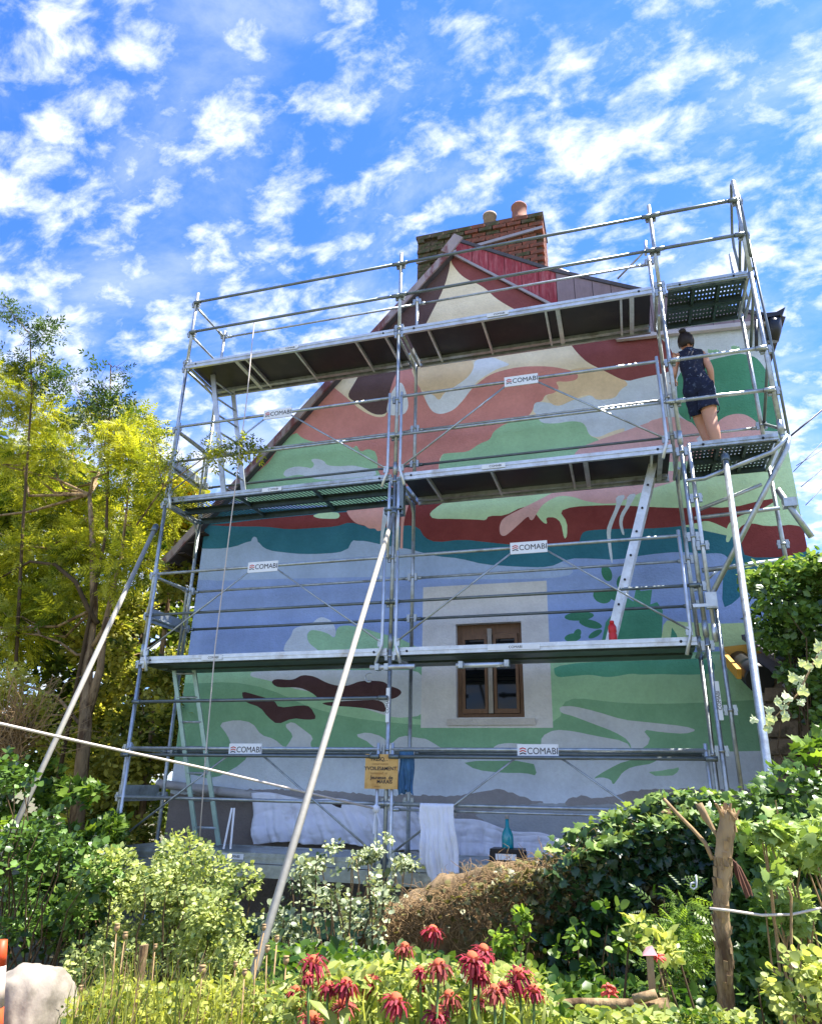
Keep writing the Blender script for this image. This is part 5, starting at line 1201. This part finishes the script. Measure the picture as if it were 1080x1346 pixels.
# ---- flower bed at the bottom: red bee balm
def petal_head(seed):
    g = random.Random(seed); V = []; Fs = []; T = []
    for ring, (n, el, ln) in enumerate(((15, .25, .036), (17, -.25, .042), (14, -.8, .040), (9, .9, .022))):
        for k in range(n):
            a = 6.283*(k+g.uniform(-.3, .3))/n; e_ = el+g.uniform(-.25, .25); l = ln*g.uniform(.75, 1.15); dirh = Vector((math.cos(a), math.sin(a), 0)); sd_ = Vector((-math.sin(a), math.cos(a), 0))
            w = g.uniform(.003, .005); p0 = dirh*.008; p1 = dirh*(.008+l*.55*math.cos(e_))+Vector((0, 0, l*.55*math.sin(e_)+.004)); p2 = p1+dirh*l*.45*math.cos(e_-.7)+Vector((0, 0, l*.5*math.sin(e_-.8)))
            i = len(V); V += [p0-sd_*w*.5, p0+sd_*w*.5, p1-sd_*w, p1+sd_*w, p2-sd_*w*.4, p2+sd_*w*.4]; Fs += [(i, i+1, i+3), (i, i+3, i+2), (i+2, i+3, i+5), (i+2, i+5, i+4)]; tt = g.random(); T += [tt]*6
    me = bpy.data.meshes.new('petals'); me.from_pydata([tuple(v) for v in V], [], Fs); a_ = me.attributes.new('tint', 'FLOAT', 'POINT'); a_.data.foreach_set('value', T); me.materials.append(LF['petal']); return me
heads = [petal_head(s) for s in range(7)]
for h_ in heads[5:]: h_.materials[0] = LF['petal2']
heads = [heads[k] for k in (0, 5, 1, 2, 6, 3, 4)]
m_centre = mat('brown orange flower centre', rgb(190, 96, 62), .9, var=.3, nscale=60); m_stem = mat('green stem', (.10, .17, .04, 1), .7, var=.2)
cb = MB(); cb.lathe((0, 0, 0), [(.006, -.010), (.014, -.004), (.016, .004), (.012, .012), (.004, .016)], 12); cb.v = [tuple(Vector(v)*(1+.15*mnoise.noise(Vector(v)*160))) for v in cb.v]; centre = cb.mesh('flower_centre', m_centre)
tv, tf = T_simple(.30); lfm = bpy.data.meshes.new('leaf'); lfm.from_pydata([tuple(v) for v in tv], [], [tuple(f) for f in tf]); a_ = lfm.attributes.new('tint', 'FLOAT', 'POINT'); a_.data.foreach_set('value', [.45]*len(tv)); lfm.materials.append(LF['bed'])
FL = [((625,140),'topmost red shaggy flower standing clear against the dark wall'), ((515,205),'red shaggy flower on a tall stem second highest, left of the topmost'), ((155,265),'long drooping dark red head with brown crown above the left cluster'),
 ((85,375),'leftmost red flower head of the bed with a brown domed crown'), ((145,430),'red flower just below and right of the leftmost head'), ((215,360),'fading red flower in the middle of the left cluster'), ((283,352),'reddish brown flower at the right side of the left cluster'),
 ((375,335),'large deep red flower between the left and middle clusters'), ((272,430),'dark red flower low in the left cluster above the bottom edge'), ((480,415),'pinkish red flower low and alone between the clusters'), ((575,295),'shaggy crimson flower left of the centre above the small orange bud'),
 ((650,280),'crimson flower right beside the shaggy crimson one at the centre'), ((780,250),'rose red flower at the left foot of the highest right one'), ((825,215),'broad rose red flower highest of the right cluster'), ((805,308),'rose red flower in the middle of the right cluster'), ((868,378),'large pink red flower with orange dome at the low right cluster'),
 ((965,315),'deep red drooping flower with orange dome at the right'), ((1025,375),'pale crimson flower at the right end of the bed'), ((690,400),'deep red flower with dark dome low in the centre'), ((645,465),'dark red flower touching the bottom edge at the centre'), ((580,355),'small orange red bud between the centre flowers'),
 ((135,318),'small dull red head under the long drooping one'), ((150,485),'red flower at the bottom edge below the left cluster'), ((810,408),'small deep red flower left of the large pink red one'), ((905,355),'small crimson flower behind the large pink red one')]
g = random.Random(23)
for i, ((u, v), lab) in enumerate(FL):
    px, py = 360+u/3, 1180+v/3; Y = -5.05+g.uniform(-.15, .25)+(.25 if v < 230 else 0); c = at(px, py, Y)
    t = thing('bee_balm', 'bee balm: '+lab if len(lab.split()) < 14 else lab, 'flower', (c.x, c.y, G), 'red bee balm flowers in the bed at the bottom')
    s_ = g.uniform(.75, 1.1)*(.6 if 'small' in lab or 'bud' in lab else 1.0)
    o = link('petals', heads[i % 7], t, c-worldloc(t)); o.scale = (s_, s_, s_*(1.35 if 'droop' in lab else 1)); o.rotation_euler = (g.uniform(-.3, .3), g.uniform(-.3, .3), g.uniform(0, 6))
    o = link('flower_centre', centre, t, c-worldloc(t)+Vector((0, 0, .006))); o.scale = (s_, s_, s_)
    b = MB(); e_ = Vector((c.x+g.uniform(-.08, .08), c.y+g.uniform(-.05, .12), G)); b.tube(curve_pts(c, e_, 4, .01, g=g), .0035, 5); b.build('stem', m_stem, t)
    for k in range(7):
        f = .04+.10*k; p = c.lerp(e_, f)
        o = link('leaf', lfm, t, p-worldloc(t)); z_ = g.uniform(0, 6.28); o.rotation_euler = (g.uniform(-.7, .3), 0, z_); ss = g.uniform(.05, .085); o.scale = (ss, ss, ss)
def field(name, label, cat, area, Yr, n, size, tmpl, lf, seed, z1off=.0, tint=.5, up=.5, droop=.0, kind='stuff', zlow=None):
    """leaves of low plants: each point is somewhere between ground and the seen top"""
    g = np.random.default_rng(seed); gr = random.Random(seed); pts = []
    xs = [a[0] for a in area]; ys = [a[1] for a in area]
    while len(pts) < n:
        x, y = gr.uniform(min(xs), max(xs)), gr.uniform(min(ys), max(ys))
        if not inpoly(area, x, y): continue
        p = P3(x, y, gr.uniform(*Yr)); 
        if p[2] > G+.02: pts.append(p)
    pts = np.array(pts); nz = np.array([mnoise.noise(Vector(p)*5) for p in pts])
    o = leaves(name, pts, size, tmpl, lf, None, up=up, droop=droop, tint=np.clip(tint+.7*nz+.25*g.normal(size=n), 0, 1), seed=seed)
    return tag(o, label, cat, kind=kind)
field('flower_bed_foliage', 'bright yellow green leaves of the flower bed at the bottom', 'foliage', [(360,1290),(420,1270),(520,1262),(600,1268),(700,1270),(740,1325),(880,1332),(905,1420),(350,1420)], (-4.95, -4.4), 7000, .030, T_simple(.34), LF['bed'], 81, tint=.45)
field('low_ground_cover', 'small yellow green leaves below the fence rail', 'ground cover', [(660,1332),(900,1326),(990,1330),(990,1420),(650,1420)], (-4.6, -4.2), 6500, .017, T_round(), LF['bed'], 82, tint=.5)
field('shade_foliage', 'dark low plants in the shade at the foot of the wall', 'foliage', [(350,1240),(560,1250),(700,1290),(860,1290),(940,1320),(940,1420),(350,1420)], (-3.9, -2.9), 7000, .045, T_simple(.45), LF['vine'], 83, tint=.15)
field('meadow_growth', 'yellowish mixed grass and herbs at the lower left', 'grass', [(85,1320),(140,1285),(220,1292),(340,1285),(370,1310),(370,1420),(70,1420)], (-4.3, -3.3), 7500, .026, T_simple(.4), LF['grass'], 84, tint=.5)
# grass blades and stalks
def blades(name, label, cat, area, Yr, n, h, m, seed, r=.004, lean=.15):
    gr = random.Random(seed); V = []; Fs = []; T = []
    xs = [a[0] for a in area]; ys = [a[1] for a in area]
    while len(V) < n*6:
        x, y = gr.uniform(min(xs), max(xs)), gr.uniform(min(ys), max(ys))
        if not inpoly(area, x, y): continue
        p = at(x, y, gr.uniform(*Yr)); hh = h*gr.uniform(.5, 1.1); b0 = p-Vector((gr.gauss(0, lean)*hh, gr.gauss(0, lean)*hh, hh)); mid = b0.lerp(p, .6)+Vector((gr.gauss(0, .02), gr.gauss(0, .02), .02)); s = Vector((gr.uniform(.5, 1), gr.uniform(-.6, .6), 0)).normalized()*r
        i = len(V); V += [b0-s, b0+s, mid-s, mid+s, p-s*.2, p+s*.2]; Fs += [(i, i+1, i+3), (i, i+3, i+2), (i+2, i+3, i+5), (i+2, i+5, i+4)]; T += [gr.random()]*6
    return tag(build_np(name, [tuple(v) for v in V], Fs, m, None, T), label, cat, kind='stuff')
blades('tall_grass', 'tall yellow green grass blades at the lower left', 'grass', [(85,1290),(160,1240),(250,1262),(345,1262),(370,1300),(370,1400),(80,1400)], (-4.6, -3.4), 700, .26, LF['grass'], 91, r=.0022)
blades('dry_stalks', 'dry straw coloured stalks among the lower left herbs', 'stalks', [(95,1230),(200,1225),(345,1250),(370,1290),(370,1400),(90,1400)], (-4.4, -3.5), 220, .45, m_dry, 93, r=.0022, lean=.1)
blades('bed_grass', 'narrow bright blades among the red flowers', 'grass', [(380,1290),(560,1270),(720,1300),(720,1400),(380,1400)], (-5.0, -4.5), 700, .25, LF['bed'], 92, r=.005)
# dry poppy stalks with seed pods
pod = MB(); pod.lathe((0, 0, 0), [(.004, -.022), (.012, -.012), (.016, 0), (.013, .010), (.007, .013), (.015, .015), (.015, .019), (.004, .021)], 12); podm = pod.mesh('seed_pod', m_dry)
pods = [(620,690,'tallest dry poppy pod right of the leaning tube'), (555,735,'dry poppy pod touching the left side of the leaning tube'), (590,722,'dry poppy pod just right of the tube foot'), (492,770,'dry poppy pod left of the tube foot'), (520,795,'low pale poppy pod below the two by the tube'), (648,757,'dry poppy pod below right of the tallest one'), (152,680,'dry seed pod high at the left of the grasses'),
        (245,715,'pale seed pod on a straight stalk in the left grasses'), (390,787,'seed pod in the middle of the grasses'), (15,845,'dry seed head at the lower left beside the pale boulder'), (127,655,'faint seed pod at the top of the left stalks'), (580,655,'seed pod half hidden behind the leaning tube')]
for i, (u, v, lab) in enumerate(pods):
    c = at(100+u*.4259, 940+v*.4259, -4.3+.1*(i % 4)); t = thing('poppy_stalk', lab, 'seed pod', (c.x, c.y, G), 'dry poppy stalks at the lower left')
    o = link('seed_pod', podm, t, c-worldloc(t)); o.scale = [g.uniform(.55, .85)]*3; b = MB(); b.tube(curve_pts(c-Vector((0, 0, .02)), (c.x+g.uniform(-.1, .1), c.y, G), 4, .015, g=g), .003, 5); b.build('stalk', m_dry, t)
# wooden picket in the shrub, boulder, cone
b = MB(); b.beam(at(190, 1242, -3.3), at(178, 1310, -3.3)-Vector((0, 0, .7)), .05, .02); tag(b.build('wooden_picket', m_bark), 'grey wooden picket standing in the dark gap of the left shrub', 'picket')
bm = bmesh.new(); bmesh.ops.create_icosphere(bm, subdivisions=5, radius=1)
for v in bm.verts:
    d = v.co.copy(); v.co = Vector((d.x*.27, d.y*.24, d.z*.42))*(1+.16*mnoise.noise(d*1.6)+.07*mnoise.noise(d*4)+.03*mnoise.noise(d*11))
    if v.co.z > .3: v.co.z = .3+(v.co.z-.3)*.4
me = bpy.data.meshes.new('boulder'); bm.to_mesh(me); bm.free(); me.polygons.foreach_set('use_smooth', [True]*len(me.polygons)); me.materials.append(m_boulder)
bc = at(45, 1320, -3.9); o = link('boulder', me, None, (bc.x-.02, bc.y, -.50)); o.scale = (.86, .9, 1.05); tag(o, 'big pale boulder at the bottom left corner', 'boulder')
cn = at(-9, 1300, -4.25); ct = thing('traffic_cone', 'orange and white striped cone cut off by the left edge beside the boulder', 'cone', (cn.x, cn.y, G))
zt_ = at(12, 1236, -4.25).z; H_ = zt_-G
m_co = mat('orange cone plastic', rgb(226, 84, 44), .5, var=.1); m_cw = mat('white reflective band', rgb(216, 196, 180), .5, var=.05)
zs = [0, .50, .66, .80, .90, .96, 1.0]; rads_ = lambda s: .135*(1-s)+.02
for k, (s0_, s1_) in enumerate(((.03, .45), (.45, .62), (.62, .74), (.74, .90), (.90, 1.0))):
    b = MB(); b.lathe((cn.x, cn.y, G), [(rads_(s0_)+.0005, s0_*H_), (rads_(s1_), s1_*H_-.001)], 20); b.build('band' if k % 2 else 'body', m_cw if k % 2 else m_co, ct)
b = MB(); b.box((cn.x-.2, cn.y-.2, G+.03), (cn.x+.2, cn.y+.2, G+.06)); b.build('base', m_co, ct)
# power lines in the sky at the right
pl = [((1080,537),(1036,575)), ((1080,590),(1046,612)), ((1080,615),(1052,640)), ((1080,640),(1058,664)), ((1080,580),(1042,620))]
labs = ['thick cable running down to the house corner at the right edge', 'second thin wire under the thick cable in the sky', 'third thin wire in the sky right of the house corner', 'lowest thin wire in the sky right of the house corner', 'faint wire between the cable and the third wire']
for k, ((x0, y0), (x1, y1)) in enumerate(pl):
    a = at(x1, y1, 1.6 if k == 0 else 3.0); c = at(x0+(x0-x1)*2.5, y0+(y0-y1)*2.5, 3.0 if k == 0 else 6.0); o = rope('overhead_wire', labs[k], curve_pts(a, c, 6, 0, .02), .012 if k == 0 else .005, m_cable, 'wire'); o['group'] = 'overhead wires'
